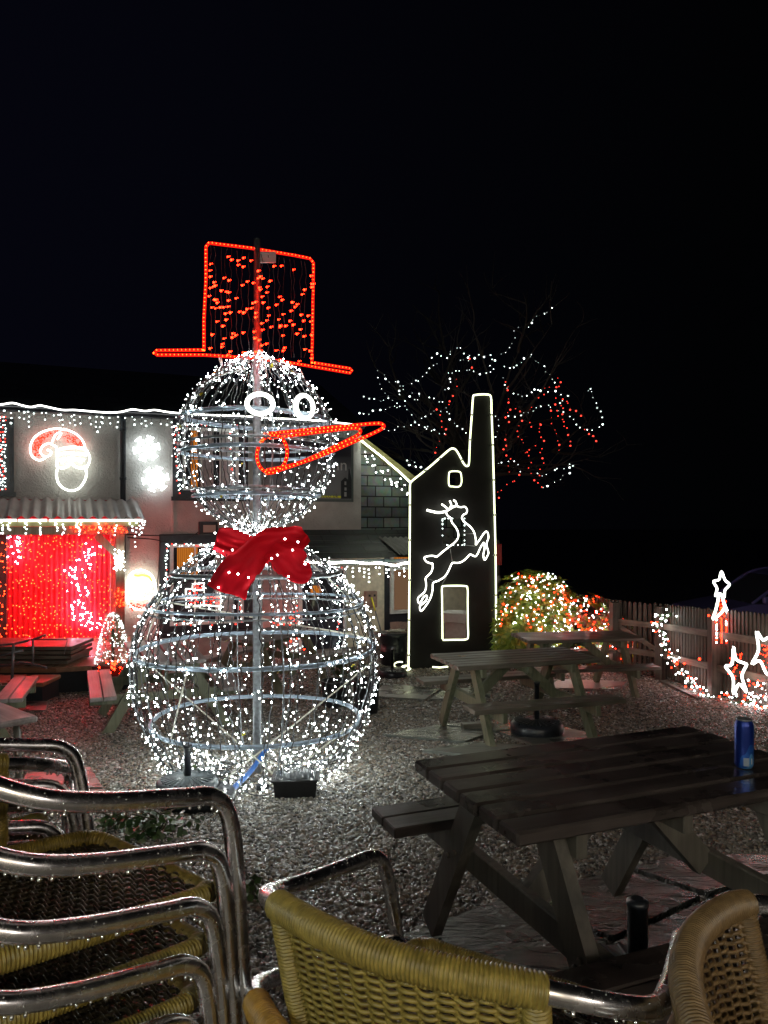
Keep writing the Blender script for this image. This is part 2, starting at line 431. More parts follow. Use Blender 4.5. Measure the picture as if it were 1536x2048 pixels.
def slab_mat(name, c0, c1, rough=.18, bs=3.0, strength=.6):
    m, N, L, b = mat(name)
    tc = N.new('ShaderNodeTexCoord'); n = N.new('ShaderNodeTexNoise'); n.inputs['Scale'].default_value = bs; n.inputs['Detail'].default_value = 8; n.inputs['Distortion'].default_value = .8
    n2 = N.new('ShaderNodeTexMusgrave') if hasattr(bpy.types, 'ShaderNodeTexMusgrave') else N.new('ShaderNodeTexNoise')
    L.new(tc.outputs['Object'], n.inputs['Vector'])
    r = N.new('ShaderNodeValToRGB'); r.color_ramp.elements[0].position = .35; r.color_ramp.elements[1].position = .65
    r.color_ramp.elements[0].color = (*c0, 1); r.color_ramp.elements[1].color = (*c1, 1)
    L.new(n.outputs['Fac'], r.inputs['Fac']); L.new(r.outputs[0], b.inputs['Base Color'])
    mr = N.new('ShaderNodeMapRange'); mr.inputs['From Min'].default_value = .35; mr.inputs['From Max'].default_value = .65
    mr.inputs['To Min'].default_value = rough; mr.inputs['To Max'].default_value = rough+.25
    L.new(n.outputs['Fac'], mr.inputs['Value']); L.new(mr.outputs[0], b.inputs['Roughness'])
    mp2 = N.new('ShaderNodeMapping'); mp2.inputs['Scale'].default_value = (1.2, 3.2, 1); mp2.inputs['Rotation'].default_value = (0, 0, .5)
    L.new(tc.outputs['Object'], mp2.inputs[0]); n.inputs['Detail'].default_value = 10
    n2.inputs['Scale'].default_value = bs*.9; n2.inputs['Detail'].default_value = 8; n2.inputs['Distortion'].default_value = 1.4; L.new(mp2.outputs[0], n2.inputs['Vector'])
    w = N.new('ShaderNodeMath'); w.operation = 'PINGPONG'; w.inputs[1].default_value = .11
    L.new(n2.outputs['Fac'], w.inputs[0])
    bp = N.new('ShaderNodeBump'); bp.inputs['Strength'].default_value = strength; bp.inputs['Distance'].default_value = .16
    L.new(w.outputs[0], bp.inputs['Height']); L.new(bp.outputs[0], b.inputs['Normal']); return m
M['slate_slab'] = slab_mat('slate_slab', (.022, .026, .024), (.06, .06, .055), .14, 3.4, 1.0)
M['paving'] = slab_mat('paving', (.09, .10, .09), (.17, .18, .16), .15, 1.6, .25)
M['paving_red'] = slab_mat('paving_red', (.16, .12, .11), (.26, .20, .18), .2, 1.6, .25)  # red porch light on the slabs is tinted into this colour

# ------------------------------------------------------------------ ground
g = MB()
ys = [-30, -5, 1.2, 2.3, 4, 5.75, 7.5, 9, 11, 13, 30, 80, 250]
xs = [-250, -60, -12, -6, -3, 0, 3, 6, 12, 60, 250]
for y in ys:
    for x in xs: g.v.append((x, y, G(y)))
for i in range(len(ys)-1):
    for j in range(len(xs)-1):
        a = i*len(xs)+j; g.face((a, a+1, a+1+len(xs), a+len(xs)))
ground = g.build('ground', M['bed'], kind='structure')

def gravel(name, y0, y1, dens, size, seed, step=.25):
    g = MB(); rows = []
    n = int((y1-y0)/step)
    for i in range(n+1):
        y = y0+(y1-y0)*i/n; hw = .56*y+.35
        rows.append((len(g.v), y)); K = 12
        for k in range(K+1):
            x = -hw+2*hw*k/K
            g.v.append((x, y, G(y)+.001))
    for i in range(n):
        for k in range(12):
            a = i*13+k; g.face((a, a+1, a+14, a+13))
    o = g.build(name, M['bed'], kind='stuff', label='loose wet grey and brown pea gravel covering the yard', cat='gravel')
    ng = bpy.data.node_groups.new(name+'_nodes', 'GeometryNodeTree')
    ng.interface.new_socket('Geometry', in_out='INPUT', socket_type='NodeSocketGeometry')
    ng.interface.new_socket('Geometry', in_out='OUTPUT', socket_type='NodeSocketGeometry')
    N = ng.nodes; L = ng.links
    gi = N.new('NodeGroupInput'); go = N.new('NodeGroupOutput')
    d = N.new('GeometryNodeDistributePointsOnFaces'); d.inputs['Density'].default_value = dens; d.inputs['Seed'].default_value = seed
    ic = N.new('GeometryNodeMeshIcoSphere'); ic.inputs['Radius'].default_value = size; ic.inputs['Subdivisions'].default_value = 2
    sp = N.new('GeometryNodeSetPosition')
    pos = N.new('GeometryNodeInputPosition'); nz = N.new('ShaderNodeTexNoise'); nz.inputs['Scale'].default_value = 60
    sub = N.new('ShaderNodeVectorMath'); sub.operation = 'SUBTRACT'; sub.inputs[1].default_value = (.5, .5, .5)
    scl = N.new('ShaderNodeVectorMath'); scl.operation = 'SCALE'; scl.inputs['Scale'].default_value = size*1.3
    L.new(pos.outputs[0], nz.inputs['Vector']); L.new(nz.outputs['Color'], sub.inputs[0]); L.new(sub.outputs[0], scl.inputs[0])
    L.new(ic.outputs['Mesh'], sp.inputs['Geometry']); L.new(scl.outputs[0], sp.inputs['Offset'])
    ss = N.new('GeometryNodeSetShadeSmooth'); L.new(sp.outputs[0], ss.inputs[0])
    sm = N.new('GeometryNodeSetMaterial'); sm.inputs['Material'].default_value = M['pebble']; L.new(ss.outputs[0], sm.inputs['Geometry'])
    io = N.new('GeometryNodeInstanceOnPoints')
    rr = N.new('FunctionNodeRandomValue'); rr.data_type = 'FLOAT_VECTOR'; rr.inputs[0].default_value = (-.5, -.5, 0); rr.inputs[1].default_value = (.5, .5, 6.28)
    rs = N.new('FunctionNodeRandomValue'); rs.data_type = 'FLOAT_VECTOR'; rs.inputs[0].default_value = (.45, .35, .28); rs.inputs[1].default_value = (1.6, 1.15, .85); rs.inputs['Seed'].default_value = 3
    L.new(gi.outputs[0], d.inputs['Mesh']); L.new(d.outputs['Points'], io.inputs['Points']); L.new(sm.outputs[0], io.inputs['Instance'])
    L.new(rr.outputs[0], io.inputs['Rotation']); L.new(rs.outputs[0], io.inputs['Scale'])
    L.new(io.outputs[0], go.inputs[0])
    md = o.modifiers.new('scatter', 'NODES'); md.node_group = ng
    return o
gv = gravel('gravel', 1.6, 5.0, 3000, .0145, 1)
gravel('gravel', 5.0, 8.5, 2000, .0160, 2)['label'] = 'wet pea gravel around and behind the snowman'
gravel('gravel', 8.5, 13.2, 1100, .020, 3)['label'] = 'pea gravel in front of the pub and fence'
gv['label'] = 'coarse wet pea gravel in the foreground'

def slabs(name, pts, z, m, seed=0, t=.03, label=None):
    """polygonal flagstones in plan; each (x,y) quad lies on the ground"""
    b = MB()
    for q in pts:
        k = len(b.v)
        for dz in (t-.08, t):
            for (x, y) in q: b.v.append((x, y, G(y)+dz))
        n = len(q)
        b.face([k+n+i for i in range(n)], 0)
        for i in range(n):
            j = (i+1) % n; b.face((k+i, k+j, k+n+j, k+n+i), 0)
    o = b.build(name, m, kind='structure')
    if label: o['label'] = label
    return o
def gpt(px, py):
    """point on the ground seen at px,py"""
    lo, hi = 1.0, 60.0
    for _ in range(50):
        mdl = (lo+hi)/2
        y = HY+(CAMZ-G(mdl)-.03)/mdl*F
        if y > py: lo = mdl
        else: hi = mdl
    d = (lo+hi)/2
    return ((px-CX)/F*d, d)
def gslab(*a): return [gpt(x, y) for x, y in a]
# slabs under the near table, dark slate
slabs('slate_paving', [gslab((800, 1870), (1120, 2040), (1215, 1880), (1010, 1795)), gslab((1020, 1792), (1225, 1872), (1400, 1790), (1250, 1738)),
      gslab((1262, 1734), (1415, 1784), (1560, 1740), (1590, 1712), (1370, 1705)), gslab((1135, 2046), (1400, 2200), (1700, 1900), (1420, 1796), (1228, 1884)),
      gslab((1430, 1790), (1720, 1890), (1700, 1745), (1580, 1738))], 0, M['slate_slab'])
slabs('stone_paving', [gslab((765, 1468), (930, 1482), (985, 1462), (870, 1450)), gslab((880, 1448), (992, 1461), (1110, 1450), (1000, 1440)),
      gslab((845, 1500), (1010, 1515), (1060, 1490), (935, 1484)), gslab((1000, 1463), (1065, 1488), (1230, 1478), (1125, 1452)),
      gslab((1020, 1516), (1240, 1525), (1300, 1495), (1240, 1480), (1070, 1491))], 0, M['paving'])
slabs('garden_path', [gslab((740, 1392), (850, 1398), (880, 1378), (770, 1366)), gslab((640, 1396), (735, 1393), (765, 1366), (680, 1370)), gslab((860, 1398), (980, 1392), (985, 1374), (890, 1377))], 0, M['paving'])
slabs('red_paving', [gslab((40, 1572), (150, 1575), (130, 1533), (60, 1532)), gslab((153, 1575), (205, 1574), (180, 1534), (133, 1533)),
      gslab((20, 1614), (150, 1616), (140, 1580), (35, 1578)), gslab((153, 1616), (222, 1612), (207, 1578), (146, 1580))], 0, M['paving_red'])
slabs('flagstone', [gslab((30, 1420), (92, 1420), (95, 1402), (50, 1402))], 0, M['paving_red'])
slabs('stone_paving', [gslab((1090, 1375), (1240, 1378), (1255, 1362), (1120, 1358))], 0, M['paving_red'])

# ------------------------------------------------------------------ world + camera
w = bpy.data.worlds.new('World'); scene.world = w; w.use_nodes = True
N = w.node_tree.nodes; L = w.node_tree.links; N.clear()
tc = N.new('ShaderNodeTexCoord'); sx = N.new('ShaderNodeSeparateXYZ'); L.new(tc.outputs['Generated'], sx.inputs[0])
r = N.new('ShaderNodeValToRGB'); mr = N.new('ShaderNodeMapRange'); mr.inputs['From Min'].default_value = .4; mr.inputs['From Max'].default_value = -.6
L.new(sx.outputs['X'], mr.inputs['Value']); L.new(mr.outputs[0], r.inputs['Fac'])
r.color_ramp.elements[0].color = (.0005, .0006, .0008, 1); r.color_ramp.elements[1].color = (.0016, .0017, .0045, 1)
bg = N.new('ShaderNodeBackground'); bg.inputs[1].default_value = 1.0; wo = N.new('ShaderNodeOutputWorld')
L.new(r.outputs[0], bg.inputs[0]); L.new(bg.outputs[0], wo.inputs[0])
cam = bpy.data.cameras.new('camera'); co = bpy.data.objects.new('camera', cam); COL.objects.link(co); scene.camera = co
co.location = (0, 0, CAMZ); co.rotation_euler = (R(90), 0, 0)
cam.sensor_fit = 'VERTICAL'; cam.sensor_height = 36; cam.lens = 36*F/2048; cam.shift_y = (HY-1024)/2048; cam.clip_end = 1000; cam.clip_start = .05

def lamp(name, kind, loc, energy, col, size=.1):
    l = bpy.data.lights.new(name, kind); l.energy = energy; l.color = col
    if kind == 'AREA': l.size = size
    else: l.shadow_soft_size = size
    o = bpy.data.objects.new(name, l); COL.objects.link(o); o.location = loc; return o

# ------------------------------------------------------------------ picnic tables
def make_table(label, mt, ms, L=1.3, W=.70):
    t = empty('picnic_table', label, 'picnic table', group='wooden picnic tables in the yard')
    b = MB(); pw = (W-5*.015)/6
    for i in range(6):
        y = -W/2+i*(pw+.015)
        b.bbox(-L/2+random.uniform(-.004, .004), L/2+random.uniform(-.004, .004), y, y+pw, .707+random.uniform(-.001, .001), .75+random.uniform(-.0015, .0015), c=.007)
    b.build('tabletop', mt, t)
    for s in (-1, 1):
        b = MB()
        for k in range(2):
            y = s*.62-.12+k*.124
            b.bbox(-L/2-.01, L/2+.01, y, y+.117, .408, .448, c=.005)
        b.build('bench_seat', mt, t)
    for sx_ in (-1, 1):
        x = sx_*(L/2-.20)
        for s in (-1, 1):
            b = MB(); b.beam((x, s*.19, .705), (x, s*.60, .0), .10, .045, (1, 0, 0))
            for zz, off in ((.385, -.02), (.355, .02)):
                yy = s*(.19+.41*(.705-zz)/.705)+off
                b.lathe([(.011, 0), (.011, .006), (.006, .009)], (0, 0, 0), 8)
                n = 24
                for i in range(len(b.v)-n, len(b.v)):
                    vx, vy, vz = b.v[i]; b.v[i] = (x+sx_*(.0225+vz), yy+vx, zz+vy)
            b.build('leg', [ms], t)
        b = MB(); b.bbox(x-sx_*.0235-.02-sx_*.02, x-sx_*.0235+.02-sx_*.02, -.74, .74, .315, .407); b.build('bench_bearer', ms, t)
        b = MB(); b.bbox(x-sx_*.0235-.02-sx_*.02, x-sx_*.0235+.02-sx_*.02, -.32, .32, .625, .706); b.build('top_bearer', ms, t)
        b = MB(); b.beam((sx_*.06, 0, .69), (x-sx_*.07, 0, .36), .09, .04, (0, 1, 0)); b.build('brace', ms, t)
    b = MB(); b.bbox(-.02, .02, -.32, .32, .64, .706); b.build('middle_bearer', ms, t)
    return t
def place(o, x, y, deg, sx_=1, label=None, z=None):
    o.location = (x, y, G(y)-.0 if z is None else z); o.rotation_euler.z = R(deg); o.scale.x = sx_
    if label: o['label'] = label
    return o
T1 = place(make_table('dark brown picnic table nearest the camera with a blue can on it', M['table_dark'], M['table_side']), -.055+.30+.575, 2.457+.21, 22, .97, z=-.10)
T2 = make_table('weathered picnic table standing on paving right of the snowman', M['table_mid'], M['table_green'])
place(T2, 1.25, 7.37, 17, 1.12, z=G(7.3)+.01)
T3 = place(copy_tree(T2), 2.53, 10.1, 9, 1.2, 'picnic table directly in front of the lit shrub, nearest the fence', z=-.73)
T4 = make_table('grey-green picnic table behind the left side of the lit snowman', M['table_grey'], M['table_green'])
place(T4, -2.36, 8.2, 112, 1.12)
T5 = place(copy_tree(T4), -1.55, 10.5, 60, 1.1, 'far picnic table seen through the snowman in front of the pub door')
T6 = place(copy_tree(T4), -4.12, 7.22, 107, .8, 'picnic table cut off by the left edge, bench tinted red by the porch')
# glossy wet table corner at left edge
t = empty('patio_table', 'wet red-lit table corner at the left edge above the stacked chairs', 'table', (-2.76, 4.82, G(4.9)), R(138))
b = MB(); b.bbox(-.55, .55, -.35, .35, .58, .62, c=.012); b.build('tabletop', M['table_grey'], t)
for sx_ in (-1, 1):
    for sy_ in (-1, 1):
        b = MB(); b.tube([(sx_*.46, sy_*.28, 0), (sx_*.45, sy_*.26, .58)], .02, 10); b.build('leg', M['table_side'], t)

# can on near table
def can():
    pt = P(1488, 1538, 2.33); z = -.10+.7515
    d = 1538*(CAMZ-z)/(1534-HY); x = (1488-CX)/F*d
    t = empty('drink_can', 'tall blue drinks can standing on the near picnic table', 'can', (x, d, z))
    m, N, L, bs = mat('can_blue'); bs.inputs['Metallic'].default_value = .5; bs.inputs['Roughness'].default_value = .28
    tc = N.new('ShaderNodeTexCoord'); vr = N.new('ShaderNodeTexNoise'); vr.inputs['Scale'].default_value = 18; vr.inputs['Detail'].default_value = 1
    mp = N.new('ShaderNodeMapping'); mp.inputs['Scale'].default_value = (1, 1, .45)
    L.new(tc.outputs['Object'], mp.inputs[0]); L.new(mp.outputs[0], vr.inputs['Vector'])
    rp = N.new('ShaderNodeValToRGB'); rp.color_ramp.interpolation = 'CONSTANT'
    rp.color_ramp.elements[0].color = (.01, .03, .22, 1); rp.color_ramp.elements[1].position = .47; rp.color_ramp.elements[1].color = (.02, .10, .42, 1)
    e = rp.color_ramp.elements.new(.62); e.color = (.10, .30, .62, 1)
    L.new(vr.outputs['Fac'], rp.inputs['Fac']); L.new(rp.outputs[0], bs.inputs['Base Color'])
    r = .0315
    MB().lathe([(r*.78, 0), (r*.82, .002), (r*.98, .010), (r, .018), (r, .145), (r*.95, .152), (r*.80, .163)], n=40, capt=False).build('can_body', m, t)
    MB().lathe([(r*.80, .163), (r*.84, .166), (r*.84, .169), (r*.78, .169), (r*.76, .164)], n=40, capb=False).build('can_rim', M['galv'], t)
    MB().bbox(-.008, .008, -.004, .012, .1665, .1685, c=.0005).build('ring_pull', M['galv'], t)
    b = MB(); b.grid(lambda u, v: Vector(((r+.0004)*math.cos(R(-118+u*34)), (r+.0004)*math.sin(R(-118+u*34)), .012+v*.028)), 8, 1); b.build('nutrition_panel', plain('can_panel', (.25, .30, .38), .4), t)
    b = MB(); b.grid(lambda u, v: Vector(((r+.0004)*math.cos(R(-70+u*8)), (r+.0004)*math.sin(R(-70+u*8)), .018+v*.02)), 3, 1); b.build('small_mark', plain('can_mark', (.6, .62, .65), .4), t)
can()

# ------------------------------------------------------------------ bistro chairs
def chair(label, dark=False):
    t = empty('bistro_chair', label, 'chair', group='stacked aluminium and woven bistro chairs')
    half = [(-.262, .285, 0), (-.275, .235, .40), (-.285, .205, .575), (-.290, .17, .627), (-.298, .10, .640), (-.308, -.02, .655), (-.308, -.115, .675), (-.270, -.195, .708), (-.20, -.25, .732), (-.10, -.287, .741), (0, -.300, .742)]
    full = [Vector(p) for p in half]+[Vector((-p[0], p[1], p[2])) for p in half[-2::-1]]
    path = resample(catmull(full, 8), .012)
    b = MB(); b.tube(path, .0145, 14)
    random.seed(5)
    b.build('arm_and_leg_tube', M['alu'], t)
    d = MB()
    for p in path:
        if p.z > .6 and abs(p.x) > .21:
            for q in range(3):
                a = random.uniform(0, 2*math.pi)
                d.ico(p+Vector((math.copysign(1, p.x)*.0145*math.cos(a), random.uniform(-.006, .006), .0145*math.sin(a))), random.uniform(.0008, .0016))
            if random.random() < .5: d.ico(p+Vector((0, random.uniform(-.006, .006), -.0165)), random.uniform(.0024, .0040), sc=(1, 1, 1.2))
    d.build('rain_drops', M['drop'], t, kind='stuff')
    # wrapped rail
    rail = [p for p in path if p.y < -.243 and p.z > .5]
    wr = resample(rail, .0009)
    W_ = M['wicker']
    def ridged(r0): return lambda i: r0+.0030*abs(math.sin(math.pi*i/6.5))
    MB().tube(wr, ridged(.0195), 12).build('woven_rail_wrap', W_, t)
    # rail as a function of x
    rp = [p for p in resample(rail, .004)]
    def railp(u):
        k = u*(len(rp)-1); i = min(int(k), len(rp)-2); return rp[i].lerp(rp[i+1], k-i)
    def S(u, v):
        p = railp(.02+.96*u); q = Vector((p.x*.90, p.y*.86+.03, .46))
        return p.lerp(q, v)
    nor = lambda u: Vector((-(railp(min(1, u+.01))-railp(max(0, u-.01))).y, (railp(min(1, u+.01))-railp(max(0, u-.01))).x, 0)).normalized()
    b = MB(); rows = 46; st = 16
    for k in range(rows):
        v = (k+.8)/(rows+.5); pth = []
        for i in range(100):
            u = i/99
            pth.append(S(u, v+.006*math.sin(math.pi*st*u))+nor(u)*(.0055*math.sin(math.pi*(st*u+(k % 2)))))
        b.tube(pth, .0033, 5, cap=False)
    for i in range(st+1):
        u = i/st if i < st else 1
        b.tube([S(min(1, u), j/6) for j in range(7)], .0035, 5)
    b.build('woven_back', W_, t)
    for s in (-1, 1):
        x = .95
        top = railp(.03 if s < 0 else .97); bot = S(0 if s < 0 else 1, 1.0)
        pt = resample([top, top.lerp(bot, .5)+Vector((s*.004, -.004, 0)), bot+Vector((0, 0, -.02))], .0009)
        MB().tube(pt, ridged(.0165), 10).build('wrapped_post', W_, t)
        MB().tube(catmull([(s*.225, -.19, .44), (s*.23, -.22, .3), (s*.245, -.28, 0)], 5), .0125, 12).build('rear_leg', M['alu'], t)
    # seat
    rim = [(-.215, -.16, .445), (-.18, -.205, .445), (0, -.215, .447), (.18, -.205, .445), (.215, -.16, .445), (.222, .15, .452), (.20, .215, .450), (.14, .238, .438), (-.14, .238, .438), (-.20, .215, .450), (-.222, .15, .452)]
    rimp = resample(catmull(rim, 6, True), .0009, True)
    MB().tube(rimp, ridged(.0155), 10, closed=True).build('seat_rim', W_, t)
    b = MB()
    def sz(x, y): return .446-.012*(1-(x/.22)**2)*(1-(y/.22)**2)
    for k in range(40):
        y = -.2+.43*k/39
        b.tube([(x/60*.215, y, sz(x/60*.215, y)+.003*math.sin(math.pi*(x/60*9+k))) for x in range(-60, 61, 2)], .0028, 5, cap=False)
    for k in range(19):
        x = -.207+.414*k/18
        b.tube([(x, y/20*.215+.012, sz(x, y/20*.21)) for y in range(-20, 21, 4)], .003, 5, cap=False)
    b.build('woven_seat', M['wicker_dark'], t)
    b = MB(); b.tube([(-.275, .2, .41), (-.1, .2, .425), (.1, .2, .425), (.275, .2, .41)], .009, 8); b.tube([(-.23, -.18, .42), (.23, -.18, .42)], .009, 8)
    b.tube([(-.225, -.19, .405), (-.275, .22, .37)], .008, 8); b.tube([(.225, -.19, .405), (.275, .22, .37)], .008, 8)
    b.build('seat_frame', M['alu'], t)
    return t
random.seed(3)
C0 = chair('top chair of the tall left stack, its bare tube arm crossing the picture')
GRP = 'stacked aluminium and woven bistro chairs'
def stack(x, y, deg, ztop, n, labels, first=None, roll=0, pitchdeg=0, pitch=.08, wide=1.0, brown=False):
    out = []
    for k in range(n):
        o = first if (first and k == 0) else copy_tree(C0)
        up = Matrix.Rotation(R(deg), 3, 'Z') @ Matrix.Rotation(R(roll), 3, 'Y') @ Matrix.Rotation(R(pitchdeg), 3, 'X')
        zv = up @ Vector((0, 0, 1))
        q = Vector((x, y, ztop))-zv*(pitch*k)-(up @ Vector((0, .012*k, 0)))
        o.location = q; o.rotation_euler = up.to_euler(); o['label'] = labels[k]; out.append(o)
        o.scale.x = wide
        if brown:  # swap in the wicker copy coloured for dim light
            for c_ in o.children:
                for sl in c_.material_slots:
                    if sl.material == M['wicker']: sl.link = 'OBJECT'; sl.material = M['wicker_brown']
    return out
ordn = ['second', 'third', 'fourth', 'fifth', 'sixth', 'lowest']
stack(-.600, 1.232, -44.6, .435, 6, ['top chair of the tall left stack, its bare tube arm crossing the picture']+[f'{ordn[k]} chair from the top in the tall left stack' if k < 4 else 'lowest chair in the tall left stack, on the ground' for k in range(5)], C0, roll=-4, pitchdeg=-5)
mid_ = stack(.146, 1.250, -31, .20, 2, ['middle bistro chair with yellow woven back facing away, bottom centre', 'orange-tinted chair under the yellow woven one at bottom centre'], pitch=.18)
mid_[1].rotation_euler.z = R(-43); mid_[1].location.x -= .02
for c_ in mid_[1].children:  # swap in the wicker copy coloured for warm light
    for sl in c_.material_slots:
        if sl.material == M['wicker']: sl.link = 'OBJECT'; sl.material = M['wicker_orange']
stack(.690, .935, -121, .155, 2, ['brown woven chair back at the bottom right corner', 'chair nested under the brown woven one at bottom right'], brown=True, pitch=.13)
stack(-1.02, 1.70, 17, .29, 3, ['farther chair at the left edge, only its rail end in view', 'chair nested second in the farther left-edge stack', 'lowest chair of the farther left-edge stack'])

# ------------------------------------------------------------------ pub building
HF = Frame(-6, 12, math.atan2(2.4, 5.7))
house = fempty('pub_building', 'pale roughcast two-storey pub behind the snowman, rope light along its eaves', 'pub', HF)
GZ = -.82
e0 = HF.l(0, 815); eL = -2.5; corner = HF.l(722, 850)
EZ = e0.z
WX1 = corner.x
def rect(px0, py0, px1, py1, off=0, F_=HF):
    a = F_.l(px0, (py0+py1)/2, off); b_ = F_.l(px1, (py0+py1)/2, off)
    z1 = F_.l((px0+px1)/2, py0, off).z; z0 = F_.l((px0+px1)/2, py1, off).z
    return a.x, b_.x, z0, z1
b = MB()
b.box(eL, WX1, 0, .35, GZ, EZ); b.build('front_wall', M['roughcast'], house)
b = MB(); b.box(WX1-.35, WX1, .353, 4.0, GZ, EZ); b.build('side_wall', M['roughcast'], house)
b = MB(); b.quad((eL, -.12, EZ+.02), (WX1+.05, -.12, EZ+.02), (WX1+.05, 2.6, EZ+1.2), (eL, 2.6, EZ+1.2)); b.quad((eL, 5.2, EZ+.02), (WX1+.05, 5.2, EZ+.02), (WX1+.05, 2.6, EZ+1.2), (eL, 2.6, EZ+1.2))
b.quad((eL, -.12, EZ-.02), (WX1+.05, -.12, EZ-.02), (WX1+.05, -.12, EZ+.02), (eL, -.12, EZ+.02)); b.build('roof', M['rooftile'], house)
b = MB(); b.tube([(eL, -.14, EZ-.02), (WX1, -.14, EZ-.02)], .05, 10); b.build('gutter', M['frameblack'], house)
# pilaster strips / raised panels
b = MB()
for (a, c) in ((228, 236), (343, 347)):
    x0, x1, z0, z1 = rect(a, 828, c, 1000); b.box(x0, x1, -.03, -.001, -.1, EZ-.03)
b.build('wall_pilaster', M['roughcast'], house)
# downpipe
x0, x1, z0, z1 = rect(241, 835, 252, 1000, .08)
b = MB(); b.tube([(x0+.04, -.1, EZ-.05), (x0+.04, -.08, EZ-.2), (x0+.04, -.08, .9)], .045, 12)
for z in (EZ-.3, 2.2): b.lathe([(.055, 0), (.055, .05)], (x0+.04, -.08, z), 12)
b.build('downpipe', M['frameblack'], house)

def window(px0, py0, px1, py1, border, nx, nz, lit=None, open_=False):
    x0, x1, z0, z1 = rect(px0, py0, px1, py1)
    wn = MB()
    bw = border
    for (a, c, d_, e) in ((x0, x0+bw, z0, z1), (x1-bw, x1, z0, z1), (x0+bw, x1-bw, z1-bw, z1), (x0+bw, x1-bw, z0, z0+bw)):
        wn.box(a, c, -.045, -.002, d_, e)
    root = wn.build('window', M['frameblack'], house)
    a, c, d_, e = x0+bw, x1-bw, z0+bw, z1-bw
    f = MB(); fw = .055
    f.box(a, a+fw, -.035, -.004, d_, e); f.box(c-fw, c, -.035, -.004, d_, e); f.box(a+fw, c-fw, -.035, -.004, e-fw, e); f.box(a+fw, c-fw, -.035, -.004, d_, d_+fw)
    for i in range(1, nx):
        x = a+(c-a)*i/nx; f.box(x-.014, x+.014, -.033, -.004, d_+fw, e-fw)
    for i in range(1, nz):
        z = d_+(e-d_)*i/nz
        xs_ = [a+fw]+[a+(c-a)*j/nx for j in range(1, nx)]+[c-fw]
        for p, q in zip(xs_, xs_[1:]):
            f.box(p+(.0145 if p != a+fw else 0), q-(.0145 if q != c-fw else 0), -.031, -.004, z-.012, z+.012)
    f.build('frame', M['framewhite'], root)
    gm = MB(); gm.box(a+fw, c-fw, -.012, -.003, d_+fw, e-fw); gm.build('pane', M['glassdark'], root)
    if lit:
        for (u0, u1, m_) in lit:
            cm = MB()
            X0 = a+fw+(c-a-2*fw)*u0; X1 = a+fw+(c-a-2*fw)*u1
            zl = .62 if (m_ is M['curtain_lit'] and nz == 3) else 0.0
            cm.grid(lambda u, v: Vector((X0+(X1-X0)*u, -.020+.005*math.sin(u*(X1-X0)*55), d_+fw+.003+(e-d_-2*fw-.006)*(zl+(1-zl)*v))), 40, 1)
            cm.build('curtain', m_, root)
    sl = MB(); sl.box(x0-.03, x1+.03, -.09, -.046, z0-.02, z0+.05); sl.build('sill', M['frameblack'], root)
    return root
window(-120, 835, 28, 990, .2, 2, 3, [(0, .9, M['net'])])
window(345, 838, 495, 1000, .16, 3, 2, [(.10, .24, M['curtain_lit']), (.3, .55, M['net']), (.72, .98, M['net'])])
window(318, 1068, 506, 1268, .17, 3, 3, [(.06, .36, M['curtain_lit']), (.62, .9, M['net'])])
# door, seen through the snowman
x0, x1, z0, z1 = rect(596, 1135, 690, 1345)
dm = MB(); dm.box(x0+.06, x1-.06, -.06, -.002, z0, z1-.06)
door = dm.build('door', plain('doorblue', (.02, .025, .04), .35), house)
fm = MB(); fm.box(x0, x0+.055, -.09, -.002, z0, z1); fm.box(x1-.055, x1, -.09, -.002, z0, z1); fm.box(x0+.055, x1-.055, -.09, -.002, z1-.055, z1); fm.build('door_frame', M['framewhite'], door)
gm = MB(); gm.box(x0+.14, x1-.14, -.066, -.061, z0+1.0, z1-.18); gm.build('pane', M['glassdark'], door)
lh = MB(); lh.lathe([(.04, 0), (.09, .02), (.10, .12), (.05, .18)], (x0+.30, -.12, z1-.50), 16); lh.build('amber_lantern', M['curtain_lit'], door)
hm = MB(); hm.tube([(x0+.13, -.07, z0+.85), (x0+.13, -.11, z0+.85), (x0+.22, -.11, z0+.85)], .01, 8); hm.build('handle', M['galv'], door)
# pinkish wall panel left of the door
b = MB(); x0, x1, z0, z1 = rect(525, 1135, 592, 1340); b.box(x0, x1, -.03, -.002, z0, z1); b.build('wall_panel', plain('pinkpanel', (.42, .30, .28), .6, 0, 10, .2), house)
# flood lamp + cables
fl = fempty('flood_lamp', 'black floodlight fixed to the pub wall above the lower window', 'floodlight', HF)
x0, x1, z0, z1 = rect(398, 1043, 436, 1070, .18)
b = MB(); b.bbox(x0, x1, -.18, -.1, z0, z1, c=.01); b.box((x0+x1)/2-.03, (x0+x1)/2+.03, -.1, -.001, z0+.05, z0+.1); b.build('lamp_housing', M['black'], fl)
b = MB(); b.box(x0+.07, x1-.04, -.186, -.181, z0+.045, z1-.06); b.build('lamp_glass', plain('lampglass', (.55, .50, .42), .15), fl)
for i, (pp, lb) in enumerate((([(255, 1075), (300, 1078), (360, 1085), (400, 1062)], 'black cable drooping from the porch to the floodlight'), ([(250, 1069), (320, 1071), (398, 1069), (600, 1075), (820, 1068)], 'long black cable strung along the pub wall under the sign'), ([(320, 1075), (318, 1130), (314, 1190), (320, 1240)], 'black cable running down beside the lower window'))):
    b = MB(); b.tube(catmull([HF.w(HF.l(x, y, .1)) for x, y in pp], 6), .009, 6); b.build('cable', M['wire'], cat='cable', label=lb, group='cables on the pub wall')
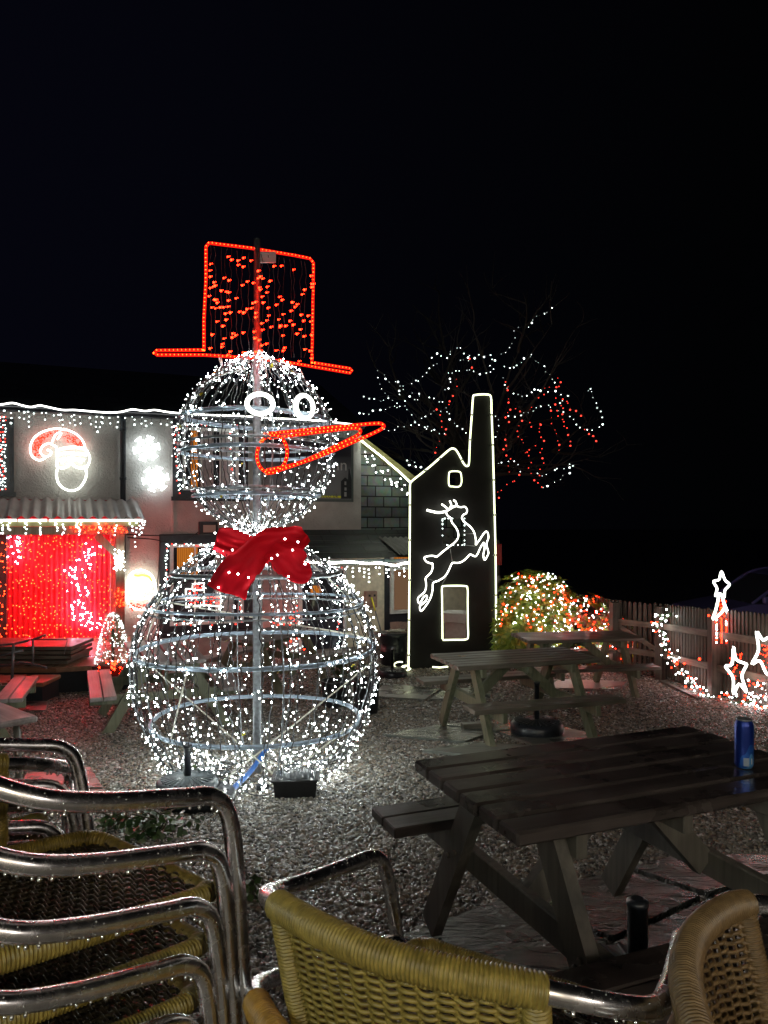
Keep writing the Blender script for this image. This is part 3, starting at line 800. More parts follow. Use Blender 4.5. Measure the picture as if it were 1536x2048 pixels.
# slate-hung extension (set back to the right)
EX0 = WX1+.004
pv = [HF.l(722, 880, -.3), HF.l(824, 968, -.3)]
b = MB(); xr = HF.l(950, 1000, -.3).x
b.prism([(EX0, GZ), (xr, GZ), (xr, pv[1].z-.55), (pv[1].x, pv[1].z-.02), (EX0, pv[0].z)], .3, .6); b.build('slate_hung_wall', M['slatehung'], house)
b = MB(); b.beam((EX0, .24, pv[0].z+.05), (pv[1].x+.1, .24, pv[1].z+.0), .12, .16, (0, 1, 0)); b.beam((EX0, 1.2, pv[0].z+.08), (pv[1].x+.1, 1.2, pv[1].z+.03), .02, 2.0, (0, 1, 0)); b.build('verge_roof', M['yellowwood'], house)
# lean-to canopy over the door
c0 = HF.l(560, 1062, .02); c1 = HF.l(728, 1062, .02); d0 = HF.l(540, 1122, 1.0); d1 = HF.l(830, 1122, 1.0)
b = MB()
def lean(u, v):
    X = (c0.x+(c1.x+1.4-c0.x)*u)*(1-v)+(d0.x+(d1.x+.5-d0.x)*u)*v
    k = math.floor(v*5)/5
    return Vector((X, -.02-.98*v, c0.z+(d0.z-c0.z)*v+.02*(1-(v*5-math.floor(v*5)))))
b.grid(lean, 2, 25, sm=False); b.box(d0.x, d1.x+.4, -1.03, -.99, d0.z-.09, d0.z-.005)
b.build('canopy_roof', M['rooftile'], house)
b = MB(); p0, p1 = HF.l(745, 1088, .3), HF.l(822, 1120, 1.0)
b.grid(lambda u, v: Vector((p0.x+.1+1.5*u+.15*v, -.35-.62*v, c0.z+(d0.z-c0.z)*(.35+.63*v)+.05+.014*math.sin(u*90))), 120, 1); b.build('plastic_canopy', M['plastic_roof'], house)
# cream wall under canopy
b = MB(); x0 = HF.l(692, 1200, -.02).x; b.box(x0, WX1+.6, -.05, -.002, GZ, d0.z+.1); b.box(WX1+.604, HF.l(955, 1200, .05).x, -.05, .28, GZ, d0.z+.08); b.build('canopy_wall', M['cream'], house)
x0, x1, z0, z1 = rect(769, 1085, 860, 1262, .06)
b = MB(); b.box(x0, x1, -.075, -.051, z0, z1); wr_ = b.build('window', M['frameblack'], house)
fx0, fx1, fz0, fz1 = rect(780, 1085, 850, 1226, .09)
b = MB(); T_ = .07; zm = fz1-.46
for (a, c, d_, e) in ((fx0, fx0+T_, fz0, fz1), (fx1-T_, fx1, fz0, fz1), (fx0+T_, fx1-T_, fz0, fz0+T_), (fx0+T_, fx1-T_, zm-.05, zm+.05)): b.box(a, c, -.12, -.076, d_, e)
b.build('frame', M['framewhite'], wr_)
b = MB(); b.grid(lambda u, v: Vector((fx0+T_+(fx1-fx0-2*T_)*u, -.09+.008*math.sin(u*60), fz0+T_+(fz1-fz0-T_)*v)), 60, 1); b.build('curtain', M['curtain_lit'], wr_)
b = MB(); b.grid(lambda u, v: Vector((fx0+T_+(fx1-fx0-2*T_)*u, -.105+.004*math.sin(u*40), fz0+T_+(zm-.05-fz0-T_)*v)), 40, 1); b.build('net_curtain', emit('net_lit', (.40, .22, .12), .36), wr_)
b = MB(); b.box(x0-.05, x1+.05, -.13, -.076, z0-.05, z0+.03); b.build('sill', M['frameblack'], wr_)
# meter box
mb = fempty('meter_box', 'brown meter box on the cream wall left of the orange-curtained window', 'meter box', HF)
x0, x1, z0, z1 = rect(730, 1182, 753, 1215, .12); b = MB(); b.bbox(x0, x1, -.17, -.052, z0, z1, c=.015); b.build('box_body', M['brownpl'], mb)
b = MB()
for i in (0, 1): b.box(x0+.05+i*.1, x0+.09+i*.1, -.176, -.171, z1-.1, z1-.06)
b.build('box_vent', M['black'], mb)

# sign
sg = fempty('pub_sign', 'grey pub name board with white lettering on the wall behind the snowman head', 'sign', HF)
x0, x1, z0, z1 = rect(520, 872, 707, 1003, .08)
b = MB(); b.box(x0, x1, -.08, -.003, z0, z1); b.build('sign_frame', plain('signframe', (.10, .12, .12), .4), sg)
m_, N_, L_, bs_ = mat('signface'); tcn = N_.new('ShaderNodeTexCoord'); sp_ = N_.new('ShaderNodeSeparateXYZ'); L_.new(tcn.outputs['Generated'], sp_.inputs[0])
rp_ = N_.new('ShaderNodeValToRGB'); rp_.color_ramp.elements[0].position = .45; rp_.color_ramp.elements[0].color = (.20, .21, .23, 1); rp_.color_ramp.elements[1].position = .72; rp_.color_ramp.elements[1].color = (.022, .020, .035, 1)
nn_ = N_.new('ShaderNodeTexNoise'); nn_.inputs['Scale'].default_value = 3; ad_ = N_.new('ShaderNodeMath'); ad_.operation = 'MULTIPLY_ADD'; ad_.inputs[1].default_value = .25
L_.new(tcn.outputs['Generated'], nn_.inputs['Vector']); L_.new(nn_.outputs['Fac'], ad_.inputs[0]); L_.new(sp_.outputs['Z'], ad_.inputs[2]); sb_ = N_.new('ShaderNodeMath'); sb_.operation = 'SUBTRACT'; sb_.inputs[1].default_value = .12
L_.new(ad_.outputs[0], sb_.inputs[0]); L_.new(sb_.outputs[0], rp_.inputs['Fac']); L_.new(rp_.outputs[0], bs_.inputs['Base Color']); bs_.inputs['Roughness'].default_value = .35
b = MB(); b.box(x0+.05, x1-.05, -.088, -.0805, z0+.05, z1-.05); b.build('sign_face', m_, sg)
b = MB(); b.box(x1-.9, x1-.06, -.092, -.0885, z0+.07, z0+.11); b.build('yellow_line', M['yellow'], sg)
h = (z1-z0)
q = [(682, 998), (682, 963), (690, 955), (696, 960), (697, 938), (699, 938), (703, 960), (703, 998)]
b = MB(); b.prism([(lambda p: (p.x, p.z))(HF.l(x, y-.5, .095)) for x, y in q], -.098, -.093); b.build('engine_house_emblem', M['frameblack'], sg)
b = MB()
for (a, c, d_, e) in ((689, 963, 692.5, 970), (689, 975, 693, 981), (688.5, 984, 693, 993)):
    X0, X1, Z0, Z1 = rect(a, c, d_, e, .099); b.box(X0, X1, -.102, -.0985, Z0, Z1)
b.build('emblem_window', plain('emblemgrey', (.35, .36, .38), .5), sg)
def text(body, px, py, size, parent, col, off=.094, F_=HF, al='RIGHT'):
    c = bpy.data.curves.new('lettering', 'FONT'); c.body = body; c.size = size; c.extrude = .002; c.align_x = al
    o = bpy.data.objects.new('lettering', c); COL.objects.link(o); o.parent = parent
    c.materials.append(col); bpy.context.view_layer.update()
    me = bpy.data.meshes.new_from_object(o.evaluated_get(bpy.context.evaluated_depsgraph_get()))
    bpy.data.objects.remove(o); o = bpy.data.objects.new('lettering', me); COL.objects.link(o); o.parent = parent
    p = F_.l(px, py, off); o.location = p; o.rotation_euler = (R(90), 0, 0); return o
M['letter'] = plain('letter', (.55, .56, .58), .5)
M['letter_dim'] = plain('letter_dim', (.12, .12, .13), .5)
text('inn', 695, 941, .30, sg, M['letter']); text('o', 612, 936, .28, sg, M['letter']); text('ns', 622, 902, .2, sg, M['letter'])
text('inn.co.uk', 677, 996, .115, sg, M['letter_dim'])

# eaves rope + icicles
rope = empty('eaves_rope_light', 'wavy white rope light along the pub eaves with short icicle drops', 'rope light')
pp = [(-30, 806), (0, 809), (25, 806), (45, 811), (62, 814), (80, 811), (100, 815), (125, 820), (150, 820), (185, 823), (215, 825), (240, 824), (265, 819), (290, 822), (310, 820), (335, 824), (368, 827), (420, 830), (480, 832), (540, 836), (600, 839), (645, 842), (700, 848), (738, 850)]
MB().tube(catmull([HF.w(HF.l(x, y, .2)) for x, y in pp], 6), .012, 8).build('rope', M['rope_eaves'], rope)
random.seed(11)
for i in range(60):
    x = 8+i*12+random.uniform(-6, 6)
    if 700 < x: break
    yy = np.interp(x, [a for a, _ in pp], [c for _, c in pp]); L_ = random.choice((14, 22, 30, 40, 26))
    b = MB(); n = max(2, L_//9); p = []
    for k in range(n+1): p.append(HF.w(HF.l(x+random.uniform(-2, 2), yy+L_*k/n, .16)))
    b.tube(p, .004, 4)
    for q in p[1:]: b.ico(q, .012 if random.random() < .8 else .017, m=1)
    b.build('icicle_strand', [M['wire'], M['led_far']], rope)
# verge rope and canopy rope
r2 = empty('verge_rope_light', 'white rope light running down the sloping roof edge beside the black panel', 'rope light')
MB().tube(catmull([HF.w(HF.l(x, y, .05)) for x, y in ((722, 878), (726, 884), (745, 899), (765, 915), (780, 928), (800, 945), (820, 964))], 6), .016, 8).build('rope', emit('rope_verge', (.93, 1, .7), 9), r2)
b = MB()
for i in range(26): b.ico(HF.w(HF.l(728+i*3.5+random.uniform(-4, 4), 892+i*3+random.uniform(2, 32), .1)), .013, m=0)
b.build('hanging_bulbs', M['led_white_soft'], r2, kind='stuff')
r3 = empty('canopy_rope_light', 'white rope light along the lean-to canopy edge left of the black panel', 'rope light')
MB().tube(catmull([HF.w(HF.l(x, y, 1.08)) for x, y in ((600, 1124), (660, 1126), (700, 1124), (735, 1127), (760, 1126), (790, 1131), (812, 1126), (860, 1129), (900, 1126), (945, 1128))], 6), .016, 8).build('rope', M['rope_canopy'], r3)  # last stretch added unseen behind the panel to brighten the wall there
for i in range(14):
    x = 690+i*10+random.uniform(-5, 5); b = MB(); p = [HF.w(HF.l(x+random.uniform(-1, 1), 1128+k*8+random.uniform(-4, 4), 1.05+random.uniform(-.04, .04))) for k in range(random.randint(2, 5))]
    b.tube(p, .004, 4)
    for q in p[1:]: b.ico(q, .012, m=1)
    b.build('icicle_strand', [M['wire'], M['led_white_soft']], r3)

# --------------------------- wall motifs
def mpts(lst, off=.12, F_=HF, s=3.84, ox=0, oy=780): return [F_.w(F_.l(ox+x/s, oy+y/s, off)) for x, y in lst]
fc = empty('festive_face_light', 'bearded face in a red pointed hat made of white rope light on the upper wall', 'light motif')
B_ = M['rope_motif']
MB().tube(catmull(mpts([(442, 600), (434, 650), (448, 712), (492, 757), (550, 773), (608, 754), (648, 700), (664, 645), (655, 600)]), 6), .018, 8).build('beard_rope', B_, fc)
b = MB(); b.tube(catmull(mpts([(440, 590), (480, 600), (520, 585), (545, 560), (575, 585), (620, 600), (660, 585)]), 6), .018, 8)
b.tube(catmull(mpts([(450, 540), (500, 530), (545, 545), (600, 530), (650, 540)]), 6), .018, 8); b.tube(catmull(mpts([(470, 560), (545, 515), (630, 560)]), 6), .016, 8); b.build('moustache_rope', B_, fc)
b = MB(); b.tube(catmull(mpts([(435, 470), (440, 520), (435, 590)]), 5), .018, 8); b.tube(catmull(mpts([(665, 460), (690, 530), (665, 600)]), 5), .018, 8); b.tube(catmull(mpts([(440, 500), (500, 485), (590, 488), (665, 500)]), 5), .02, 8); b.build('cheek_rope', B_, fc)
b = MB(); b.tube(catmull(mpts([(430, 465), (480, 450), (560, 440), (640, 450), (665, 465)]), 6), .022, 8); b.tube(catmull(mpts([(440, 485), (660, 485)]), 2), .014, 8); b.build('hat_brim_rope', B_, fc)
b = MB(); b.tube(catmull(mpts([(655, 450), (640, 400), (600, 350), (540, 315), (470, 298), (400, 300), (320, 325), (260, 370), (232, 440), (245, 505), (300, 540), (350, 520)]), 6), .015, 8)
b.tube(catmull(mpts([(440, 440), (380, 412), (330, 430), (310, 475), (340, 510), (385, 500), (390, 470), (360, 460)]), 6), .015, 8); b.tube(catmull(mpts([(400, 400), (430, 340), (470, 330), (440, 380)]), 5), .014, 8); b.build('hat_rope', B_, fc)
b = MB(); random.seed(2)
for i in range(150):
    a = random.uniform(R(182), R(350)); rr_ = random.uniform(.70, .95)
    cx, cy = 450, 440
    x = cx+205*rr_*math.cos(a); y = cy+135*rr_*math.sin(a)
    if 400 < x < 480 and random.random() < .7: continue
    if 480 <= x and y > 300: y = min(y+random.uniform(0, 50), 430)
    q = mpts([(x, y)], .08)[0]; b.ico(q, .012)
for i in range(40):
    q = mpts([(random.uniform(250, 320), random.uniform(410, 510))], .08)[0]; b.ico(q, .012)
b.build('hat_red_bulbs', M['led_red_soft'], fc, kind='stuff')

def snowflake(px, py, rad, label):
    t = empty('snowflake_light', label, 'light motif', group='snowflake lights on the upper wall')
    c = HF.l(px, py, .13); b = MB()
    for k in range(6):
        a = R(60*k+12); e = Vector((math.cos(a), 0, math.sin(a)))
        b.tube([HF.w(c), HF.w(c+e*rad)], .017, 8)
        for s in (-1, 1):
            a2 = a+s*R(48); f = Vector((math.cos(a2), 0, math.sin(a2)))
            for q in (.45, .75): b.tube([HF.w(c+e*rad*q), HF.w(c+e*rad*q+f*rad*.34)], .015, 8)
    b.build('snowflake_rope', M['rope_flake'], t)
    return t
snowflake(293, 897, .215, 'upper white snowflake light between downpipe and dark window')
snowflake(311, 958, .215, 'lower white snowflake light between downpipe and dark window')
lm = empty('figure_light', 'dazzling oval figure of white light with a red scarf beside the porch post', 'light motif')
S2 = lambda l, off=.12: [HF.w(HF.l(230+x/12.8, 1100+y/12.8, off)) for x, y in l]
b = MB(); b.tube(catmull(S2([(640, 520), (420, 600), (330, 800), (300, 1050), (320, 1300), (450, 1480), (700, 1520), (950, 1450), (1040, 1200), (1030, 900), (950, 680), (800, 560)]), 5, True), .017, 8, closed=True)
b.tube(catmull(S2([(400, 900), (500, 760), (640, 820), (800, 760), (920, 860)]), 5), .016, 8)
b.tube(catmull(S2([(420, 1050), (560, 980), (640, 1100), (760, 980), (930, 1050)]), 5), .016, 8); b.tube(catmull(S2([(400, 1230), (640, 1260), (930, 1200)]), 5), .016, 8)
b.tube(catmull(S2([(560, 1150), (640, 1000), (720, 1150)]), 5), .016, 8); b.build('figure_rope', emit('rope_blaze', (1, 1, .85), 9), lm)
b = MB()
for i in range(40): b.ico(S2([(random.uniform(350, 980), random.uniform(1400, 1560) if i % 2 else random.uniform(1360, 1500))], .16)[0], .016)
b.build('scarf_red_bulbs', M['led_red_soft'], lm, kind='stuff')
b = MB(); b.tube(catmull(S2([(500, 640), (600, 660), (700, 640), (860, 680), (950, 780)], .15), 5), .014, 8); b.build('yellow_rope', emit('rope_yellow', (.8, .9, .05), 3), lm)
# window motif + window fairy lights
wm = empty('window_engine_light', 'red and white toy engine light standing in the lower pub window', 'light motif')
b = MB()
for l in ([(372, 1178), (372, 1215), (405, 1210), (442, 1213), (442, 1190), (408, 1190), (408, 1166), (385, 1168), (385, 1178), (372, 1178)], [(385, 1180), (405, 1180)], [(408, 1190), (408, 1213)], [(372, 1196), (408, 1196)]):
    b.tube([HF.w(HF.l(x, y, .07)) for x, y in l], .012, 6)
b.build('engine_rope', M['rope_white'], wm)
b = MB()
for i in range(70):
    x, y = random.choice([(random.uniform(374, 404), random.uniform(1182, 1208)), (random.uniform(410, 440), random.uniform(1193, 1209)), (random.uniform(388, 404), random.uniform(1168, 1178))])
    b.ico(HF.w(HF.l(x, y, .06)), .011)
b.build('engine_red_bulbs', M['led_red_soft'], wm, kind='stuff')
def fairy(name, label, cat, pieces, m1, mats=None, group=None, wirem=None):
    t = empty(name, label, cat, group=group)
    for pc in pieces:
        b = MB(); b.tube(pc, .004, 4)
        for q in pc: b.ico(q, random.uniform(.010, .015), m=1+(1 if (mats and random.random() < .35) else 0))
        b.build('light_strand', [wirem or M['wire'], m1]+([mats] if mats else []), t)
    return t
def jit(pts, off, n, j=2.5, F_=HF):
    out = []
    for (a, c) in zip(pts, pts[1:]):
        for k in range(n):
            u = k/n; out.append(F_.w(F_.l(a[0]+(c[0]-a[0])*u+random.uniform(-j, j), a[1]+(c[1]-a[1])*u+random.uniform(-j, j), off+random.uniform(0, .05))))
    return out
fairy('window_fairy_lights', 'white and pink fairy lights edging the lower pub window', 'fairy lights', [jit([(333, 1090), (333, 1250)], .1, 34), jit([(335, 1090), (490, 1090)], .1, 34), jit([(335, 1245), (480, 1247)], .1, 20, 6), jit([(478, 1095), (482, 1250)], .1, 34)], M['led_far'], M['led_red_far'])
fairy('window_fairy_lights', 'white fairy lights edging the upper window behind the snowman head', 'fairy lights', [jit([(355, 850), (358, 985)], .1, 40, 5), jit([(360, 850), (480, 850)], .1, 26, 3), jit([(462, 850), (466, 980)], .1, 40, 3)], M['led_far'], M['led_red_far'])
fairy('window_fairy_lights', 'pink and white fairy lights in the window at the top left edge', 'fairy lights', [jit([(x, 835), (x, 985)], .1, 22, 2) for x in (-8, 0, 5, 10)], M['led_far'], M['led_red_far'])
fairy('door_fairy_lights', 'white and red fairy lights framing the pub door', 'fairy lights', [jit([(592, 1140), (594, 1330)], .15, 34, 3), jit([(676, 1135), (678, 1320)], .15, 40, 3), jit([(592, 1138), (690, 1135)], .15, 18, 3)], M['led_far'], M['led_red_far'])
fairy('bush_fairy_lights', 'cluster of red and white fairy lights left of the pub door', 'fairy lights', [jit([(545+i*8, 1225+(i % 3)*9), (540+i*9, 1310)], .5, 11, 6) for i in range(8)], M['led_far'], M['led_red'])

# ------------------------------------------------------------------ porch
PO = 1.25     # porch depth
porch = fempty('porch', 'timber porch with corrugated roof and glowing red interior on the left', 'porch', HF)
t0 = HF.l(275, 999, .03); t1 = HF.l(290, 1036, PO)
b = MB()
def cr(u, v):
    x = -3+(t0.x+3)*u+(t1.x-t0.x)*v
    return Vector((x, -.03-(PO-.03+.05)*v, t0.z+(t1.z-t0.z)*v+.022*math.sin(x*2*math.pi/.16)))
b.grid(cr, 460, 6); b.build('corrugated_roof', M['corr_roof'], porch)
bz = HF.l(150, 1046, PO).z
x1 = HF.l(277, 1046, PO).x
b = MB(); b.bbox(-3, x1, -PO-.02, -PO+.05, bz-.05, bz+.03); b.build('fascia_beam', M['yellowwood'], porch)
b = MB(); b.bbox(-3, x1-.15, -PO+.06, -PO+.16, bz-.17, bz-.055); b.build('front_beam', M['porchwood'], porch)
px0, px1 = HF.l(231, 1150, PO-.1).x, HF.l(249, 1150, PO-.1).x
dz = -.37
b = MB(); b.bbox(px0, px1, -PO+.055, -PO+.19, dz, bz-.172); b.build('post', M['porchwood'], porch)
b = MB(); p0 = HF.l(193, 1064, PO-.1); p1 = HF.l(233, 1108, PO-.1); b.beam((p0.x, -PO+.12, bz-.18), (p1.x, -PO+.12, p1.z), .11, .06, (0, 1, 0)); b.build('brace', M['porchwood'], porch)
b = MB(); bx1 = HF.l(227, 1150, .1).x
b.grid(lambda u, v: Vector((-3+(bx1+3)*u, -.07+.006*math.sin((-3+(bx1+3)*u)*2*math.pi/.075), dz+(t0.z-.02-dz)*v)), 900, 1); b.build('red_back_panel', M['corr_red'], porch)
b = MB(); b.bbox(HF.l(228, 1150, .3).x-.05, HF.l(228, 1150, .3).x+.05, -.3, -.06, dz, t0.z-.1); b.build('side_frame', plain('pinkwood', (.45, .35, .33), .6, 0, 10, .2), porch)
b = MB(); b.bbox(HF.l(-3, 1150, .35).x-.3, HF.l(13, 1150, .35).x, -.36, -.1, dz, t0.z-.2); b.build('dark_side_door', M['frameblack'], porch)
tb = empty('tube_light', 'straight white light tube under the porch roof edge', 'tube light')
b = MB()
for (a, c) in ((-60, 33), (36, 94), (98, 286)):
    b.tube([HF.w(HF.l(a, 1041, PO+.04)), HF.w(HF.l(c, 1040.5, PO+.04))], .018, 8)
b.build('tube', M['tube_white'], tb)
# porch curtain lights
pc = empty('porch_curtain_lights', 'dense curtain of red and white bulbs hanging in the porch opening', 'fairy lights')
random.seed(21)
for i in range(38):
    x = -6+i*6.2
    b = MB(); pth = []
    n = 22
    for k in range(n+1):
        y = 1058+ (1292-1058)*k/n
        pth.append(HF.w(HF.l(x+random.uniform(-1.5, 1.5), y, .55+random.uniform(-.08, .08))))
    b.tube(pth, .0014, 4)
    for k in range(n):
        if random.random() < .42: continue
        y = 1058+(1285-1058)*(k+random.random())/n
        white = (128 < x < 215 and abs(x-(206-58*math.sin(math.pi*(y-1072)/205.0))) < 20+random.uniform(-10, 8) and 1080 < y < 1272) or (x < 42 and x > 14 and 1075 < y < 1130)
        q = HF.w(HF.l(x+random.uniform(-4, 4), y, .22 if white else .55))
        b.ico(q, random.uniform(.008, .012) if white else random.uniform(.006, .0095), m=2 if white else 1)
        if white and random.random() < .5: b.ico(HF.w(HF.l(x+random.uniform(-6, 6), y+random.uniform(-8, 8), .20)), .010, m=2)
    b.build('light_strand', [M['wire'], M['led_porch_red'], emit('led_porch_white', (.80, .80, 1), 40) if i == 0 else bpy.data.materials['led_porch_white']], pc)
pt_ = fairy('porch_beam_lights', 'short white bulbs dangling from the porch roof edge and corner', 'fairy lights', [jit([(x, 1044), (x+random.uniform(-3, 3), 1044+random.choice((12, 22, 30, 60 if x > 265 else 24)))], PO+.02, 6, 3) for x in (4, 18, 52, 80, 112, 128, 156, 160, 198, 232, 262, 272, 280, 287)], M['led_far'])
fairy('post_lights', 'white bulb cluster wrapped round the porch post', 'fairy lights', [jit([(232+i*4, 1103), (230+i*4, 1142)], PO, 9, 4) for i in range(5)], M['led_white_soft'])
fairy('red_garland', 'red bulb garland under the porch beam beside the post', 'fairy lights', [jit([(145+i*6, 1052), (150+i*6, 1066)], PO, 3, 4) for i in range(18)]+[jit([(234+i*5, 1180), (232+i*5, 1218)], PO, 7, 4) for i in range(4)], M['led_red'])
# coloured wash carried by lit bulbs
for (x, y, o) in ((40, 1120, .8), (110, 1180, .8), (190, 1120, .8), (60, 1250, .8), (170, 1260, .8)):
    lamp('red_bulb', 'POINT', HF.w(HF.l(x, y, o)), 17, (1, .004, .012), .012)

# deck
dk = MB()
def wpt(px, py, z): 
    d = F*(CAMZ-z)/(py-HY); return ((px-CX)/F*d, d)
A = wpt(112, 1336, dz); B2 = wpt(262, 1326, dz)
dtop = [(-9, A[1]-.05), A, B2, (HF.w((HF.l(262, 1300, .1).x, 0, 0)).x, HF.w((HF.l(262, 1300, .1).x, 0, 0)).y), tuple(HF.w((-3, 0, 0))[:2])]
n = len(dtop)
for z in (dz-.06, dz): dk.v += [(x, y, z) for x, y in dtop]
dk.face([n+i for i in range(n)]); dk.face(list(range(n))[::-1])
for i in range(n): dk.face((i, (i+1) % n, n+(i+1) % n, n+i))
deck = dk.build('decking', M['deck'], label='reddish timber deck raised in front of the pub porch', cat='deck')
sk = MB()
ins = [(-9, A[1]+.0), (A[0]-.02, A[1]+.05), (B2[0]-.04, B2[1]+.04), (dtop[3][0]-.04, dtop[3][1])]
for (a, c) in zip(ins, ins[1:]): sk.quad((a[0], a[1], -.9), (c[0], c[1], -.9), (c[0], c[1], dz-.061), (a[0], a[1], dz-.061))
sk.build('skirt', M['blackfelt'], deck)
st_ = empty('deck_step', 'orange-brown lower platform with black skirt at the left of the deck', 'platform')
MB().bbox(-8, -4.08, 9.2, 9.72, -.47, -.42, c=.01).build('step_top', M['deck'], st_); MB().box(-8, -4.1, 9.23, 9.70, -.9, -.471).build('skirt', M['blackfelt'], st_)
pl = empty('board_stack', 'stack of dark timber pallets on the deck behind the metal handrail', 'pallets')
for k in range(4): MB().bbox(-7.5, -4.15+random.uniform(-.04, .04), 10.15+random.uniform(-.03, .03), 10.9, dz+.003+k*.062, dz+.05+k*.062, c=.004).build('pallet_board', M['table_mid'], pl)
hr = empty('handrail', 'bare metal ramp handrail in front of the red porch', 'handrail')
RQ = lambda l, d: [P(x, y, d) for x, y in l]
b = MB(); b.tube(catmull(RQ([(-20, 1292), (30, 1287), (60, 1280), (78, 1275), (92, 1270)], 9.35), 5), .014, 8); b.build('top_rail', M['galv'], hr)
b = MB(); b.tube(catmull(RQ([(-20, 1334), (20, 1330), (45, 1326), (70, 1330), (95, 1336)], 9.35), 5), .016, 8); b.build('lower_rail', M['galv'], hr)
b = MB(); b.tube(RQ([(66, 1278), (66, 1332)], 9.35), .014, 8); b.tube(RQ([(66, 1279), (135, 1279), (128, 1310)], 9.6), .008, 8); b.build('rail_post', M['galv'], hr)
b = MB(); b.tube(RQ([(27, 1286), (24, 1362)], 9.2), .018, 8); b.tube(RQ([(-10, 1313), (46, 1301)], 9.2), .014, 8); b.build('rail_post', M['galv'], hr)

# christmas tree in trough
tr = empty('potted_christmas_tree', 'small potted christmas tree thick with white and red bulbs at the porch post', 'christmas tree', P(226, 1337, 9.75))
MB().tube([(0, 0, 0), (0, 0, .5)], .02, 8).build('trunk', M['bark'], tr)
b = MB(); random.seed(9)
for i in range(1500):
    h_ = random.random()**1.1; rad = .20*math.sqrt(max(0, 1-h_**1.6))*(.75+.25*(1-h_))+.015; a = random.uniform(0, 6.28); rr_ = rad*random.uniform(.4, 1.05)
    c = Vector((rr_*math.cos(a), rr_*math.sin(a), .06+h_*.64)); d_ = Vector((math.cos(a), math.sin(a), random.uniform(-.3, .6)))*.05; s_ = Vector((-math.sin(a), math.cos(a), 0))*.006
    b.quad(c-s_, c+s_, c+d_+s_*.3, c+d_-s_*.3)
b.build('foliage', M['needle'], tr)
b = MB()
for i in range(260):
    h_ = random.random()**1.1; rad = .205*math.sqrt(max(0, 1-h_**1.6))*(.75+.25*(1-h_))+.015; a = random.uniform(0, 6.28)
    b.ico((rad*math.cos(a), rad*math.sin(a), .05+h_*.66), random.uniform(.005, .009), m=1 if random.random() < .08 else 0)
b.build('tree_bulbs', [M['led_far'], M['led_red_far']], tr, kind='stuff')
tq = empty('planter_trough', 'dark timber trough holding the small lit christmas tree', 'planter', P(232, 1362, 9.6))
b = MB(); b.prism([(-.2, 0), (.12, 0), (.24, .20), (-.26, .20)], -.12, .25); b.build('trough_body', M['blackfelt'], tq); b = MB(); b.box(-.23, .21, -.09, .22, .195, .205); b.build('soil', M['soil'], tq)
b = MB(); 
for i in range(22): b.ico(P(random.uniform(190, 262), random.uniform(1322, 1350), 9.4), .013)
b.build('red_bulb_string', M['led_red'], label='loose red bulbs lying round the planter trough', cat='fairy lights')

# ------------------------------------------------------------------ snowman
SX, SY = P(514, 1300, 5.75).x, 5.75
sm_ = empty('light_up_snowman', 'giant wire-frame snowman covered in white bulbs with red top hat and carrot nose', 'snowman', (SX, SY, G(SY)))
SO = Vector((SX, SY, G(SY)))
gz = G(SY)
zz = lambda z: z-gz
MB().lathe([(.032, 0), (.032, zz(2.95)), (.024, zz(2.95)), (.024, zz(3.62))], n=16).build('pole', M['galv'], sm_)
body = [(.05, 1.43), (.18, 1.40), (.36, 1.32), (.55, 1.17), (.74, .96), (.86, .74), (.905, .52), (.895, .30), (.845, .10), (.77, -.06), (.70, -.20), (.60, -.31), (.45, -.335), (.2, -.34)]
head = [(.03, 2.74), (.16, 2.70), (.34, 2.58), (.48, 2.42), (.56, 2.24), (.575, 2.05), (.54, 1.87), (.45, 1.70), (.32, 1.56), (.17, 1.47), (.07, 1.43)]
def hoop(r_, z, th, name='hoop', m=None, tilt=0):
    b = MB(); b.tube([(r_*math.cos(a), r_*math.sin(a), zz(z)+tilt*math.cos(a)+.006*math.sin(3*a)) for a in np.linspace(0, 2*math.pi, 65)[:-1]], th, 10, closed=True); return b.build(name, m or M['hoop'], sm_)
hoop(.765, .035, .016); hoop(.875, .56, .017, tilt=.01); hoop(.79, .90, .011); hoop(.79, .86, .007, m=M['galv']); hoop(.62, 1.13, .017, m=M['galv'])
hoop(.55, 2.27, .017, tilt=-.01); hoop(.57, 2.02, .015); hoop(.575, 2.08, .011, m=M['galv']); hoop(.47, 1.74, .015, m=M['galv']); hoop(.465, 1.70, .014)
for i, a in enumerate((200, 20, 110, 290)):   # frame ribs
    for prof in (body, head):
        ca, sa = math.cos(R(a)), math.sin(R(a))
        b = MB(); b.tube(catmull([(r_*ca*1.0, r_*sa*1.0, zz(z)) for r_, z in prof], 4), .006, 6); b.build('frame_rib', M['galv'], sm_)
for (a, z0_, b2, z1_) in ((185, .55, 300, -.3), (250, .55, 170, -.2), (355, .5, 250, -.3), (180, .92, 5, .62), (30, .9, 330, 1.2), (170, .6, 210, 1.0), (330, .1, 290, -.33)):
    r0 = .88; b = MB(); rr0 = np.interp(-z0_, [-z for _, z in body], [r_ for r_, _ in body]); rr1 = np.interp(-z1_, [-z for _, z in body], [r_ for r_, _ in body])
    b.tube([(rr0*math.cos(R(a)), rr0*math.sin(R(a)), zz(z0_)), (rr1*math.cos(R(b2)), rr1*math.sin(R(b2)), zz(z1_))], .006, 6); b.build('stay_rope', plain('rope_cream', (.6, .58, .5), .7) if 'rope_cream' not in bpy.data.materials else bpy.data.materials['rope_cream'], sm_)
random.seed(31)
